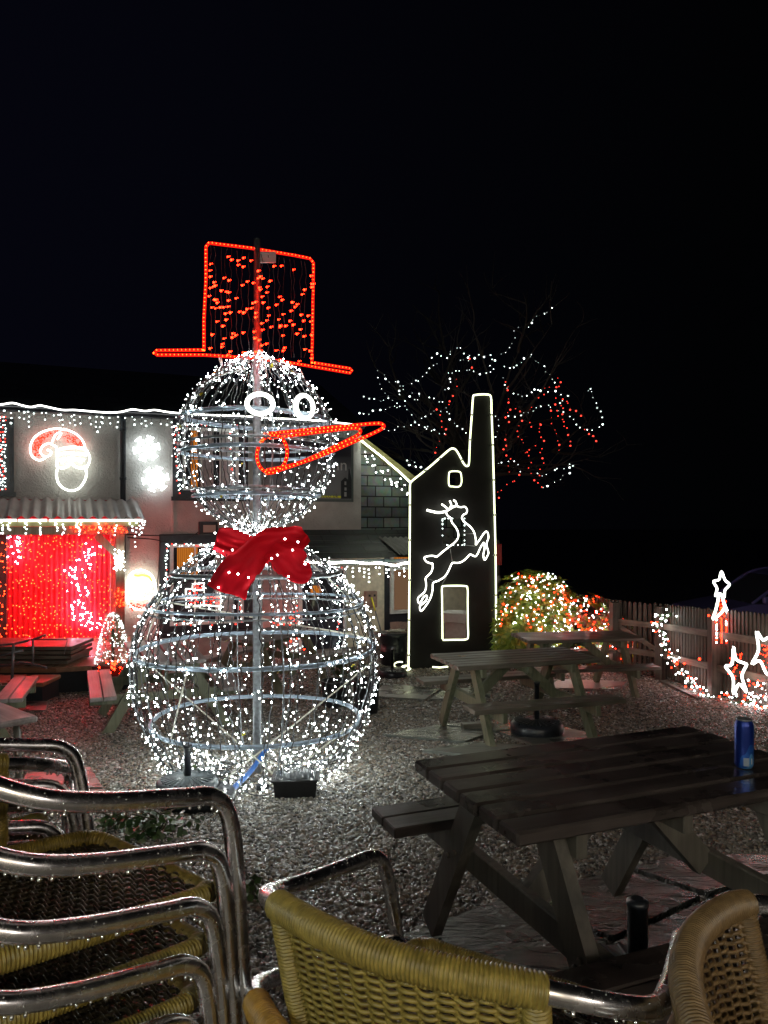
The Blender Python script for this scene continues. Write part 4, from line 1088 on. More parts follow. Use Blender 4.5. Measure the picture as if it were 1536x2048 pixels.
def strands(prof, n, step, rb, name, jit_a):
    zs = catmull([(r_, 0, z) for r_, z in prof], 6)
    zs = resample(zs, .035)
    for i in range(n):
        a = 2*math.pi*(i+random.uniform(-.25, .25))/n; drift = random.uniform(-.12, .12)
        b = MB(); pth = []
        ph = random.uniform(0, 6.28)
        for k, q in enumerate(zs):
            f = k/len(zs)
            aa = a+drift*math.sin(f*math.pi*1.3+ph)*.6+random.uniform(-1, 1)*jit_a/max(.15, q.x)
            rr_ = q.x*(1+random.uniform(-.008, .008))+.008
            pth.append(Vector((rr_*math.cos(aa), rr_*math.sin(aa), zz(q.z))))
        b.tube(pth, .0037, 4, cap=False)
        for k in range(1, len(pth)-1):
            if random.random() < step:
                p = pth[k]; out = Vector((p.x, p.y, 0)).normalized()
                q = p+out*random.uniform(.008, .03)+Vector((random.uniform(-.022, .022), random.uniform(-.022, .022), random.uniform(-.02, .02)))
                b.tube([p, q], .0022, 3, cap=False)
                b.ico(q, random.choice((rb*.75, rb, rb*1.2)), m=1 if random.random() < .58 else 2, sc=(1, 1, 1.25))
        b.build(name, [M['wire'] if i % 3 else M['wire_grey'], M['led_white'], M['led_dim']], sm_)
strands([(r_*.978, z) for r_, z in body], 68, .37, .0043, 'light_strand', .010)
strands([(r_*.985, z) for r_, z in head], 50, .37, .0037, 'light_strand', .008)
b = MB()
for i in range(320):   # tangle of bulbs round the foot and crown of the frame
    if i < 230:
        a = random.uniform(0, 6.28); r_ = random.uniform(.35, .80); q = Vector((r_*math.cos(a), r_*math.sin(a), zz(gz+.02+random.random()**2*.24)))
    else:
        a = random.uniform(0, 6.28); h_ = random.random(); r_ = .05+.30*h_; q = Vector((r_*math.cos(a), r_*math.sin(a), zz(2.78-.22*h_)))
    b.ico(q, random.uniform(.003, .005))
b.build('bulb_tangle', M['led_white_soft'], sm_, kind='stuff')
b = MB()
for i in range(16):
    q = random.choice(body[3:9]+head[2:8]); a = random.uniform(3.3, 6.1); c = Vector((q[0]*math.cos(a), q[0]*math.sin(a), zz(q[1]+random.uniform(-.05, .05))))
    u_ = Vector((random.uniform(-1, 1), random.uniform(-1, 1), random.uniform(-1, 1))).normalized()*.02; v_ = u_.orthogonal().normalized()*.016
    b.quad(c-u_, c+v_, c+u_, c-v_)
b.build('caught_leaves', M['leafyellow'], sm_, kind='stuff')
# hat
hang = math.atan(.49)
HT = Frame(SX, SY, hang, 0)
def S_(p): return Vector(p)-SO
def ropered(name, pts, parent, closed=False, r_=.0115, bs=.029, n=5, loc=True):
    path = catmull(pts, n, closed) if n > 1 else pts
    path = [S_(p) for p in path]
    b = MB(); b.tube(path, r_, 8, closed=closed); o = b.build(name, M['rope_red'], parent)
    q = MB()
    rs = resample(path, bs, closed)
    for i, p in enumerate(rs):
        q.ico(p, .0085 if True else 0, m=0, sc=(1, 1.9, 1))
    q.build('rope_beads', M['bead_red'], o)
    return o
hat = bpy.data.objects.new('top_hat', None); COL.objects.link(hat); hat.parent = sm_
def hp(px, py, off=0): return HT.w(HT.l(px, py, off))
def lines(pts, step=6):
    out = []
    for a, c in zip(pts, pts[1:]):
        n = max(1, int(math.hypot(c[0]-a[0], c[1]-a[1])/step))
        for k in range(n): out.append((a[0]+(c[0]-a[0])*k/n, a[1]+(c[1]-a[1])*k/n))
    out.append(pts[-1]); return out
ropered('crown_rope', [hp(x, y) for x, y in lines([(408, 700), (408, 640), (412, 560), (412, 494), (418, 486), (500, 496), (590, 511), (620, 517), (627, 526), (626, 600), (624, 725)])], hat, n=1)
ropered('brim_rope', [hp(x, y) for x, y in lines([(404, 700), (314, 701), (308, 706), (314, 710), (408, 710), (500, 716), (560, 722), (624, 733), (700, 746), (704, 741), (700, 737), (630, 726)])], hat, n=1)
random.seed(13)
hl = [[], []]
for i in range(20):
    x = 422+i*10.5+random.uniform(-3, 3); yt = 490+(x-412)*.165
    b = MB(); pth = [S_(hp(x+random.uniform(-3, 3), yt+(715-yt)*k/14, random.uniform(-.03, .05))) for k in range(15)]
    b.tube(pth, .0022, 4, cap=False)
    for k in range(9):
        if random.random() < .75:
            y = yt+random.uniform(10, 215); q = S_(hp(x+random.uniform(-5, 5), y, .05)); b.ico(q, random.uniform(.006, .0095), m=1); b.ico(q+Vector((.014, 0, .004)), .0035, m=1)
    b.build('red_strand', [M['wire'], M['led_red']], hat)
b = MB(); 
for l in ([(436, 708), (446, 745)], [(441, 708), (447, 745)], [(585, 728), (574, 752)], [(599, 735), (612, 765), (622, 790)]): b.tube([S_(hp(x, y)) for x, y in l], .005, 6)
b.tube(catmull([S_(hp(x, y)) for x, y in ((490, 738), (430, 755), (395, 790), (375, 830), (365, 860))], 5), .007, 6)
b.build('hat_tie', M['wire_clear'], hat)
b = MB(); c = S_(hp(525, 512, .0)); b.box(c.x-.02, c.x+.10, c.y-.01, c.y+.01, c.z-.05, c.z+.03); b.build('top_bracket', M['wire_clear'], hat)
# eyes
HC = Vector((SX, SY, 2.087))
for (px, py, d_, rx, rz) in ((520, 808, 5.10, .088, .068), (608, 814, 5.30, .076, .082)):
    c = P(px, py, d_); nrm = (c-HC); nrm.z = 0; nrm.normalize(); ex = Vector((0, 0, 1)).cross(nrm).normalized(); b = MB()
    for k, sc_ in enumerate((1, .93)):
        b.tube([S_(c+nrm*.012*k+ex*(rx*sc_*math.cos(a))+Vector((0, 0, rz*sc_*math.sin(a)))) for a in np.linspace(0, 6.2832, 33)[:-1]], .013, 8, closed=True)
    b.build('eye', M['rope_bright'], sm_)
# nose
nose = bpy.data.objects.new('carrot_nose', None); COL.objects.link(nose); nose.parent = sm_
bc = P(544, 908, 5.20); tip = P(765, 852, 4.95); ax = (tip-bc).normalized()
e1 = ax.cross(Vector((0, 0, 1))).normalized(); e2 = e1.cross(ax); e1 = Vector((.95, -.25, 0)); e2 = Vector((.06, 0, 1))
ropered('nose_ring', [bc+e1*(.112*math.cos(a))+e2*(.128*math.sin(a)) for a in np.linspace(0, 6.2832, 33)[:-1]], nose, True, n=1)
ropered('nose_rope', [P(x, y, d_) for x, y, d_ in ((530, 868, 5.22), (600, 861, 5.13), (690, 852, 5.03), (750, 847, 4.96), (765, 849, 4.95), (764, 857, 4.95), (725, 876, 5.0), (640, 912, 5.1), (560, 940, 5.2), (534, 947, 5.22))], nose, n=5)
ropered('nose_rope', [P(x, y, d_) for x, y, d_ in ((540, 876, 5.28), (600, 869, 5.2), (680, 859, 5.1), (716, 857, 5.05), (718, 868, 5.05), (690, 883, 5.1), (600, 925, 5.2), (534, 940, 5.28))], nose, n=5)

# scarf
sc_o = empty('scarf', 'red velvet scarf crossed round the neck of the lit snowman', 'scarf', (SX, SY-.35, 1.3))
SCO = Vector((SX, SY-.35, 1.3))
def ribbon(cl, name, seed, flop=.02):
    pts = catmull([Vector((x, y, d_)) for x, y, w_, d_ in cl], 8); ws = catmull([Vector((w_, 0, 0)) for _, _, w_, _ in cl], 8)
    n = len(pts); NV = 16; b = MB(); rows = []
    for side in (0, 1):
        for i, p in enumerate(pts):
            d_ = (pts[min(i+1, n-1)]-pts[max(i-1, 0)]); t2 = Vector((d_.x, d_.y)).normalized(); nr = Vector((-t2.y, t2.x))
            for j in range(NV+1):
                v = j/NV*2-1
                dep = p.z-.05-.10*min(1, max(0, (p.y-1095)/40))+.05*v*v+.016*math.sin(v*5+i*.16+seed)+.010*math.sin(v*11-i*.3+seed*2)+(.012 if side else 0)
                q = P(p.x+nr.x*v*ws[i].x/2, p.y+nr.y*v*ws[i].x/2+2.5*math.sin(i*.4+v*3), dep)
                b.v.append(tuple(q-SCO))
    K = n*(NV+1)
    for s in (0, 1):
        for i in range(n-1):
            for j in range(NV):
                a = s*K+i*(NV+1)+j; f = (a, a+1, a+NV+2, a+NV+1); b.face(f if s else f[::-1], 0, True)
    for i in range(n-1):
        for j in (0, NV):
            a = i*(NV+1)+j; b.face((a, a+NV+1, K+a+NV+1, K+a), 0, True)
    for i in (0, n-1):
        for j in range(NV):
            a = i*(NV+1)+j; b.face((a, K+a, K+a+1, a+1), 0, True)
    return b.build(name, M['redcloth'], sc_o)
ribbon([(432, 1078, 46, 5.42), (470, 1090, 62, 5.36), (510, 1100, 52, 5.33), (548, 1108, 50, 5.31), (580, 1124, 66, 5.27), (602, 1140, 56, 5.24), (622, 1136, 22, 5.22)], 'scarf_band', 0)
ribbon([(612, 1068, 34, 5.44), (592, 1078, 54, 5.38), (555, 1080, 52, 5.32), (520, 1096, 54, 5.27), (490, 1130, 70, 5.22), (464, 1160, 76, 5.18), (452, 1186, 84, 5.17)], 'scarf_tail', 2)
ribbon([(600, 1094, 36, 5.40), (570, 1092, 40, 5.36), (540, 1085, 30, 5.34)], 'scarf_fold', 4)
b = MB(); random.seed(41)
for (x, y) in ((430, 1066), (555, 1110), (458, 1145), (476, 1148), (543, 1117), (497, 1155), (533, 1130), (570, 1078), (596, 1084), (585, 1100), (610, 1128), (577, 1153), (437, 1175), (465, 1100)):
    b.ico(P(x, y, 5.00 if y > 1115 else 5.12)-SCO, .0065)
b.build('scarf_bulbs', M['led_white_soft'], sc_o, kind='stuff')

# ------------------------------------------------------------------ engine house panel
EF = Frame(P(820, 1335, 12.0).x, 12.0, math.atan(.25))
eh = fempty('engine_house_panel', 'tall black engine house cut-out with chimney, edged in white rope light', 'cut-out panel', EF)
zb = -.80
def el(px, py, off=0): q = EF.l(px, py, off); return (q.x, q.z)
outl = [(820, 966), (905, 897), (937, 930), (948, 791), (983, 791), (991, 1330)]
X = lambda px, py=1100: el(px, py)[0]
Z = lambda py, px=900: el(px, py)[1]
wins = [(897, 942, 922, 973), (885, 1037, 929, 1090), (885, 1173, 934, 1281)]
# panel built from strips around its three window holes
b = MB()
def pr(l): b.prism([el(x, y) if y < 1329 else (el(x, 1300)[0], zb) for x, y in l][::-1], 0, .05)
pr([(820, 966), (820, 1330), (885, 1330), (885, 913.2)])
pr([(934, 927), (934, 1330), (991, 1330), (983, 791), (948, 791), (937, 930)])
pr([(885, 913.2), (885, 942), (934, 942), (934, 927), (905, 897)])
pr([(885, 942), (885, 973), (897, 973), (897, 942)]); pr([(922, 942), (922, 973), (934, 973), (934, 942)])
pr([(885, 973), (885, 1037), (934, 1037), (934, 973)])
pr([(929, 1037), (929, 1090), (934, 1090), (934, 1037)])
pr([(885, 1090), (885, 1173), (934, 1173), (934, 1090)])
pr([(885, 1281), (885, 1330), (934, 1330), (934, 1281)])
b.build('panel_board', M['panelblack'], eh)
def erope(l, name='outline_rope', r_=.014, m=None, par=None, closed=False, off=.03, n=5):
    q = catmull([EF.l(x, y, off) for x, y in l], n, closed); bb = MB(); bb.tube(q, r_, 8, closed=closed); return bb.build(name, m or M['rope_green_white'], par or eh)
erope(lines([(817, 1338), (819, 1150), (820, 970), (824, 962), (860, 933), (898, 900), (907, 897), (915, 904), (928, 928), (935, 932), (938, 926), (940, 880), (946, 796), (950, 790), (975, 789), (982, 795), (986, 900), (991, 1100), (993, 1308)], 22), n=4)
erope([(898, 948), (902, 943), (917, 943), (922, 948), (923, 965), (918, 973), (906, 973), (898, 970)], closed=True, r_=.011)
erope(lines([(885, 1278), (884, 1176), (890, 1172), (929, 1172), (935, 1178), (936, 1274), (930, 1279), (886, 1280)], 20), r_=.013)
b = MB()
for (a0, a1, rr_) in ((800, 1330, 9), (812, 1336, 7)):
    b.tube([P(a0+rr_*1.3*math.cos(a), a1+rr_*.5*math.sin(a)*1.4, 11.7) for a in np.linspace(0, 5.2, 20)], .01, 8)
b.tube([P(865, 1334, 11.8), (P(880, 1335, 11.8)), P(896, 1333, 11.8)], .012, 8)
b.build('spare_rope_coil', M['rope_green_white'], label='loose coil of lit rope light at the foot of the black panel', cat='rope light')
b = MB(); random.seed(8)
for i in range(26):
    s_ = i % 4; t_ = random.random()
    x, y = ((885, 1037+53*t_), (929, 1037+53*t_), (885+44*t_, 1037), (885+44*t_, 1090))[s_]
    b.ico(EF.l(x, y, .02), .010)
b.build('small_bulbs', M['led_far'], eh, kind='stuff')
b = MB()
for (x, y) in ((820, 1010), (820, 1080), (819, 1160), (819, 1240), (818, 1310), (850, 941), (880, 917), (924, 920), (941, 880), (944, 830), (983, 830), (985, 890), (987, 960), (989, 1030), (990, 1110), (991, 1190), (992, 1270)):
    p = EF.l(x, y, .03); b = MB(); b.box(p.x-.022, p.x+.022, -.048, -.002, p.z-.012, p.z+.012); b.build('rope_clip', M['wire_clear'], eh)
rd = fempty('reindeer_light', 'leaping reindeer outlined in white rope light on the black panel', 'light motif', EF)
def rl(l): return [(700+x/3.9375, 860+y/3.9375) for x, y in l]
def rr(l, name, r_=.011): return erope(rl(l), name, r_, M['rope_white'], rd, off=.09)
rr([(605, 630), (640, 640), (700, 650), (755, 640), (775, 625)], 'antler', .017)
rr([(775, 625), (745, 600), (722, 584)], 'antler', .013); rr([(785, 620), (797, 590), (785, 556)], 'antler', .013); rr([(800, 607), (838, 595), (830, 562), (815, 553)], 'antler', .013)
rr([(755, 640), (765, 670), (790, 690)], 'head_outline'); rr([(775, 630), (830, 600), (870, 608), (905, 605), (922, 630), (915, 655), (890, 670), (880, 695)], 'head_outline')
rr([(790, 690), (805, 730), (835, 770), (852, 810), (850, 850), (825, 885), (780, 920), (735, 955), (700, 985), (680, 1000)], 'back_outline')
rr([(680, 1000), (650, 990), (610, 995), (585, 1005), (600, 1035), (635, 1050), (650, 1050)], 'tail_outline')
rr([(650, 1050), (650, 1090), (635, 1125), (610, 1150), (595, 1170), (600, 1220), (590, 1270), (560, 1300), (535, 1325), (540, 1360), (555, 1360), (580, 1315), (605, 1305), (600, 1340), (570, 1370), (550, 1390), (560, 1425), (600, 1380), (635, 1320), (650, 1260), (655, 1205), (700, 1185), (745, 1155), (775, 1110), (800, 1055), (815, 1045)], 'hind_leg_outline')
rr([(815, 1045), (860, 1045), (900, 1025), (935, 990), (950, 980), (985, 995), (1005, 975), (1030, 920), (1055, 885)], 'belly_outline')
rr([(1055, 885), (1060, 930), (1050, 980), (1055, 1015), (1065, 1020), (1085, 985), (1090, 960), (1075, 900), (1090, 850), (1085, 810), (1070, 800), (1050, 820), (1020, 865), (990, 905)], 'front_leg_outline')
rr([(990, 905), (990, 860), (975, 800), (940, 755), (900, 725), (880, 695)], 'chest_outline')
b = MB()
for l in ([(600, 1165), (665, 1190)], [(790, 935), (805, 1040)], [(880, 820), (985, 815)], [(890, 905), (985, 915)], [(760, 1160), (725, 1215)]): b.tube([EF.l(700+x/3.9375, 860+y/3.9375, .09) for x, y in l], .005, 5)
b.build('support_wire', M['wire_clear'], rd)

# things at the back by the panel
wb = empty('water_butt', 'black ribbed water tub under the window left of the black panel', 'tub', (P(787, 1330, 12.3).x, 12.45, G(12.3)))
MB().lathe([(.20, 0), (.21, .2), (.225, .21), (.225, .24), (.215, .25), (.22, .45), (.24, .46), (.24, .52), (.225, .52)], n=28).build('tub_body', M['rubber'], wb)
b = MB(); random.seed(4)
for i in range(7): b.tube(catmull([(random.uniform(-.15, .2), random.uniform(-.15, .1), .53+random.random()*.03) for _ in range(4)], 4), .008, 6)
b.build('netting', plain('netting', (.5, .48, .42), .7), wb)
def pbase(x, y, z, r_, label, h_=.09, pole=.3, m=None):
    t = empty('parasol_base', label, 'parasol base', (x, y, z), group='parasol bases')
    b = MB(); b.lathe([(r_*.98, 0), (r_, .02), (r_, h_*.7), (r_*.93, h_*.9), (r_*.85, h_), (.05, h_+.02)], n=40)
    for k in range(28):
        a = 2*math.pi*k/28; b.beam((r_*.3*math.cos(a), r_*.3*math.sin(a), h_+.016), (r_*.85*math.cos(a), r_*.85*math.sin(a), h_+.004), .012, .01, (0, 0, 1))
    b.build('weighted_base', m or M['rubber'], t)
    MB().lathe([(.024, h_), (.024, h_+pole), (.03, h_+pole), (.03, h_+pole+.02)], n=16).build('pole_socket', M['rubber'], t); return t
q = gpt(785, 1352); pbase(q[0], q[1]+.15, G(q[1]), .22, 'ribbed black parasol base by the tub left of the black panel', .1, .28)
q = gpt(1078, 1470); pbase(q[0], q[1]+.1, G(q[1])+.03, .25, 'round black parasol base under the middle picnic table', .11, .35)
q = gpt(375, 1590); pbase(q[0], q[1], G(q[1])+.07, .20, 'grey-topped parasol base with stub pole at the snowman foot', .07, .2, M['base_grey'])
q = gpt(372, 1620); t = empty('low_tub', 'low black tub under the grey parasol base at the snowman foot', 'tub', (q[0]+.03, q[1]+.22, G(q[1])-.01)); MB().lathe([(.21, 0), (.23, .06), (.22, .075)], n=28).build('tub_body', M['rubber'], t)
# pole + base under near table
t = empty('parasol_base', 'black slotted parasol post and base under the near picnic table', 'parasol base', (1275/1538*0+.88, 2.62, -.08), group='parasol bases')
t.location = ((1275-CX)/F*2.55, 2.55, -.07)
MB().lathe([(.033, 0), (.033, .30), (.036, .30), (.036, .315), (.02, .325)], n=20).build('pole_socket', M['rubber'], t)
b = MB(); b.lathe([(.22, 0), (.22, .05), (.2, .06), (.05, .075)], n=36)
for k in range(20):
    a = 2*math.pi*k/20; b.beam((.05*math.cos(a), .05*math.sin(a), .085), (.2*math.cos(a), .2*math.sin(a), .062), .012, .015, (0, 0, 1))
b.build('weighted_base', M['rubber'], t)
t = empty('ashtray_bucket', 'small dark bucket with pale rim beside the near table leg', 'bucket', ((1165-CX)/F*2.25, 2.25, -.07))
MB().lathe([(.05, 0), (.058, .14), (.060, .14), (.055, .12), (.04, .01)], n=24, capt=True).build('bucket_body', M['planter'], t)
MB().tube([(.06*math.cos(a), .06*math.sin(a), .141) for a in np.linspace(0, 6.2832, 25)[:-1]], .003, 6, closed=True).build('bucket_rim', M['framewhite'], t)
# timber block under mid table
b = MB(); q = gpt(955, 1455); b.bbox(-.16, .16, -.05, .05, 0, .05); b.build('timber_block', M['table_mid'], label='short timber offcut under the middle picnic table', cat='timber', loc=(q[0], q[1], G(q[1])+.03), rz=.2)
# pots
def pot(px, py, r_, h_, label):
    q = gpt(px, py); t = empty('plant_pot', label, 'plant pot', (q[0], q[1]+r_*.8, G(q[1])-.0), group='tall black pots')
    MB().lathe([(r_*.85, 0), (r_, h_*.95), (r_*1.06, h_*.95), (r_*1.06, h_), (r_*.95, h_), (r_*.9, h_*.85)], n=28).build('pot_body', M['planter'], t); MB().lathe([(r_*.9, h_*.86), (.01, h_*.87)], n=20).build('soil', M['soil'], t); return t
pot(732, 1425, .15, .37, 'tall black pot at the right edge of the snowman'); pot(668, 1412, .16, .30, 'shorter black pot seen through the right of the snowman')
# pub planter with leaves near the doorway
q = gpt(722, 1345)
# broom
bm = empty('broom', 'broom with yellow handle leaning on the cream wall below the meter box', 'broom')
b = MB(); a_ = HF.w(HF.l(743, 1195, .2)); c_ = HF.w(HF.l(762, 1262, .5)); md = a_.lerp(c_, .4); b.tube([a_, md], .014, 8); b.build('yellow_grip', M['yellow'], bm); b = MB(); b.tube([md, c_], .012, 8); b.build('handle', M['galv'], bm)
# crates / shutters
cr_ = empty('stacked_shutters', 'brown louvred shutters leaning under the orange-curtained window', 'shutters')
for i in range(4):
    a_ = HF.l(793+i*7, 1262, .5-i*.05); b = MB(); b.beam(HF.w(a_)+Vector((0, 0, -.32)), HF.w(a_)+Vector((-.04, .06, .16)), .16, .03, (0, 1, 0)); b.build('shutter', M['brownpl'], cr_)
wo_ = empty('wooden_crate', 'brown wooden crate behind the black tub left of the panel', 'crate', HF.w(HF.l(765, 1262, .45))); wo_.rotation_euler.z = HF.a
b = MB(); 
for k in range(3): b.bbox(-.22, .22, -.15, -.13, -.3+k*.11, -.21+k*.11); b.bbox(-.22, -.2, -.129, .15, -.3+k*.11, -.21+k*.11); b.bbox(.2, .22, -.129, .15, -.3+k*.11, -.21+k*.11)
b.build('crate_slats', M['brownpl'], wo_)
# white cabinet seen through lower panel window
fc_ = empty('white_cabinet', 'white cabinet visible through the lower opening of the black panel', 'cabinet', (P(920, 1290, 13.6).x, 13.6, G(13)), R(-20))
MB().bbox(-.22, .3, -.2, .2, 0, .55).build('cabinet_body', M['framewhite'], fc_); MB().bbox(-.3, .34, -.26, .26, .56, .72).build('cabinet_top', M['framewhite'], fc_)

# storage box, hose, cable
q = gpt(588, 1590)
bx = empty('storage_box', 'black plastic box with ribbed clear lid on the gravel below the snowman', 'storage box', (q[0], q[1]+.1, G(q[1])), R(4))
b = MB(); W2, D2 = .145, .09
b.quad((-W2*.9, -D2*.9, 0), (W2*.9, -D2*.9, 0), (W2, -D2, .11), (-W2, -D2, .11)); b.quad((W2*.9, -D2*.9, 0), (W2*.9, D2*.9, 0), (W2, D2, .11), (W2, -D2, .11)); b.quad((W2*.9, D2*.9, 0), (-W2*.9, D2*.9, 0), (-W2, D2, .11), (W2, D2, .11)); b.quad((-W2*.9, D2*.9, 0), (-W2*.9, -D2*.9, 0), (-W2, -D2, .11), (-W2, D2, .11))
b.bbox(-W2-.012, W2+.012, -D2-.012, D2+.012, .11, .125, c=.004); b.build('box_body', M['black'], bx)
b = MB(); b.grid(lambda u, v: Vector(((-W2+.01)+(2*W2-.02)*u, (-D2+.01)+(2*D2-.02)*v, .128+.035*min(1, 6*min(u, 1-u), 6*min(v, 1-v))+.006*math.sin(u*38))), 60, 12); b.build('clear_lid', plain('lidclear', (.12, .13, .14), .12), bx)
b = MB(); hp_ = [gpt(455, 1588), gpt(478, 1572), gpt(505, 1555), gpt(535, 1545)]
b.tube(catmull([(x, y, G(y)+z) for (x, y), z in zip(hp_, (.03, .05, .09, .22))], 8), .019, 10); b.build('hose', M['bluehose'], label='blue hose curving up to the snowman base', cat='hose')
b = MB(); q1, q2 = gpt(512, 1575), gpt(537, 1572); b.beam((q1[0], q1[1], G(q1[1])+.03), (q2[0], q2[1], G(q2[1])+.03), .035, .03, (0, 0, 1))
b.tube(catmull([(x, y, G(y)+.025) for x, y in (gpt(540, 1572), gpt(550, 1580), gpt(520, 1590), gpt(490, 1580), gpt(500, 1560))], 5), .004, 6)
b.build('cable_connector', M['black'], label='black cable connector lying between hose and storage box', cat='connector')

# ------------------------------------------------------------------ plants
def leaf(b, c, d_, n_, L_, W_, m=0):
    d_ = d_.normalized(); s_ = d_.cross(n_).normalized()*W_/2; n_ = s_.cross(d_).normalized()
    k = len(b.v)
    for p in (c, c+d_*L_*.45+s_, c+d_*L_-n_*L_*.12, c+d_*L_*.45-s_, c+d_*L_*.5+n_*(-L_*.06)): b.v.append(tuple(p))
    b.face((k, k+1, k+4), m, True); b.face((k+1, k+2, k+4), m, True); b.face((k+4, k+2, k+3), m, True); b.face((k, k+4, k+3), m, True)
random.seed(17)
sh = empty('shrub', 'broad evergreen shrub strung with white and red bulbs behind the far table', 'shrub', (P(1110, 1330, 12.3).x, 12.3, G(12.3)))
b = MB(); b2 = MB(); bl = MB()
def shp(a, h_):   # outline radius by height
    return 0
for i in range(1250):
    th = random.uniform(0, 6.28); u = random.random()
    # three overlapping mounds
    cx, cz, rx, rz = random.choice(((-.35, .72, .58, .72), (-.35, .72, .58, .72), (.30, .50, .62, .58), (.70, .38, .36, .42), (-.65, .45, .3, .5)))
    ph = math.acos(random.uniform(-.75, 1)); k = random.uniform(.72, 1.04)
    c = Vector((cx+rx*k*math.sin(ph)*math.cos(th), .55*k*math.sin(ph)*math.sin(th), cz+rz*k*math.cos(ph)))
    if c.z < .03: continue
    out = Vector((c.x-cx, c.y, c.z-cz+.25)).normalized()
    for q in range(7):
        a = q/7*6.28+random.uniform(-.3, .3); o_ = out.orthogonal().normalized(); o2 = out.cross(o_)
        d_ = o_*math.cos(a)+o2*math.sin(a)+out*.5
        leaf(b, c, d_, out, random.uniform(.10, .16), .045, m=1 if (cx > .2 and random.random() < .45) else 0)
for i in range(800):
    th = -math.acos(random.uniform(-.96, .96)); cx, cz, rx, rz = random.choice(((-.35, .72, .58, .72), (-.35, .72, .58, .72), (.30, .50, .62, .58), (.30, .50, .62, .58), (.70, .38, .36, .42)))
    ph = math.acos(random.uniform(-.6, .93)); k = random.uniform(.93, 1.09)
    c = Vector((cx+rx*k*math.sin(ph)*math.cos(th), .57*k*math.sin(ph)*math.sin(th), cz+rz*k*math.cos(ph)))
    if c.z > .02: bl.ico(c, random.uniform(.005, .010), m=1 if random.random() < (.30 if c.x < 0 else .55) else 0); 
b.build('foliage', [M['leaf_shrub'], M['leaf_red']], sh)
bl.build('shrub_bulbs', [M['led_white_soft'], M['led_red']], sh, kind='stuff')
b = MB()
for i in range(9): b.tube(catmull([(0, 0, 0), (random.uniform(-.3, .3), random.uniform(-.1, .1), .3), (random.uniform(-.7, .7), random.uniform(-.3, .3), .8)], 4), .018, 6)
b.build('stems', M['bark'], sh)
sh.scale = (1.1, 1.05, 1.07); sh.location.x += .06
# darker undergrowth by the panel foot
ug = empty('undergrowth', 'dark leafy undergrowth between the black panel and the lit shrub', 'plant', (P(1015, 1330, 12.6).x, 12.6, G(12.6)))
b = MB()
for i in range(420): leaf(b, Vector((random.uniform(-.2, .35), random.uniform(-.25, .25), random.random()*.75)), Vector((random.uniform(-1, 1), random.uniform(-1, .4), random.uniform(-.6, .8))), Vector((0, -.5, 1)), .08, .035)
b.build('foliage', M['leaf_dark'], ug)
def ivy(px, py, rx, h_, n_, label, name='ivy_plant', d_=None, lf=.045):
    q = gpt(px, py); t = empty(name, label, 'plant', (q[0], q[1], G(q[1]))); b = MB()
    for i in range(n_):
        c = Vector((random.gauss(0, rx*.5), random.gauss(0, rx*.4), random.random()*h_)); leaf(b, c, Vector((random.uniform(-1, 1), random.uniform(-1, 1), random.uniform(-.9, .3))), Vector((random.uniform(-.5, .5), -.6, 1)), lf*random.uniform(.7, 1.3), lf*.8)
    b.build('leaves', M['leaf_dark'], t); b = MB()
    for i in range(6): b.tube(catmull([(0, 0, 0), (random.uniform(-rx, rx)*.5, 0, h_*.6), (random.uniform(-rx, rx), random.uniform(-rx, rx)*.5, h_)], 3), .004, 5)
    b.build('stems', M['bark'], t); return t
ivy(300, 1665, .20, .14, 190, 'low ivy growing in the gravel behind the stacked chairs')
ivy(225, 1650, .10, .10, 50, 'small dark plant left of the ivy behind the stacked chairs', 'small_plant')
ivy(385, 1568, .05, .16, 26, 'ivy sprig hanging on the parasol base at the snowman foot', 'ivy_sprig')
ivy(500, 1790, .10, .10, 60, 'dark leaves beside the front legs of the left chair stack', 'leafy_weed')
ivy(690, 1345, .3, .3, 150, 'leafy plant in front of the pub door behind the snowman', 'door_plant', lf=.08)
b = MB()
for i in range(120):
    y = random.uniform(2.4, 10); x = random.uniform(-.5, .5)*y; leaf(b, Vector((x, y, G(y)+.022)), Vector((random.uniform(-1, 1), random.uniform(-1, 1), random.uniform(-.1, .3))), Vector((0, 0, 1)), random.uniform(.025, .055), random.uniform(.02, .035))
b.build('fallen_leaves', leafmat('leaf_litter', (.10, .05, .02), (.25, .15, .05)), kind='stuff', label='scattered brown fallen leaves on the gravel', cat='leaves')
# fallen leaf on mid table
b = MB(); leaf(b, Vector((0, 0, .004)), Vector((1, .2, .25)), Vector((0, 0, 1)), .06, .05); leaf(b, Vector((0.01, 0.02, .004)), Vector((-1, .4, .3)), Vector((0, 0, 1)), .05, .04)
b.build('dead_leaf', plain('deadleaf', (.28, .14, .04), .6), label='curled brown dead leaf on the middle picnic table', cat='leaf', loc=(P(921, 1318, 7.3).x, 7.27, G(7.3)+.765))

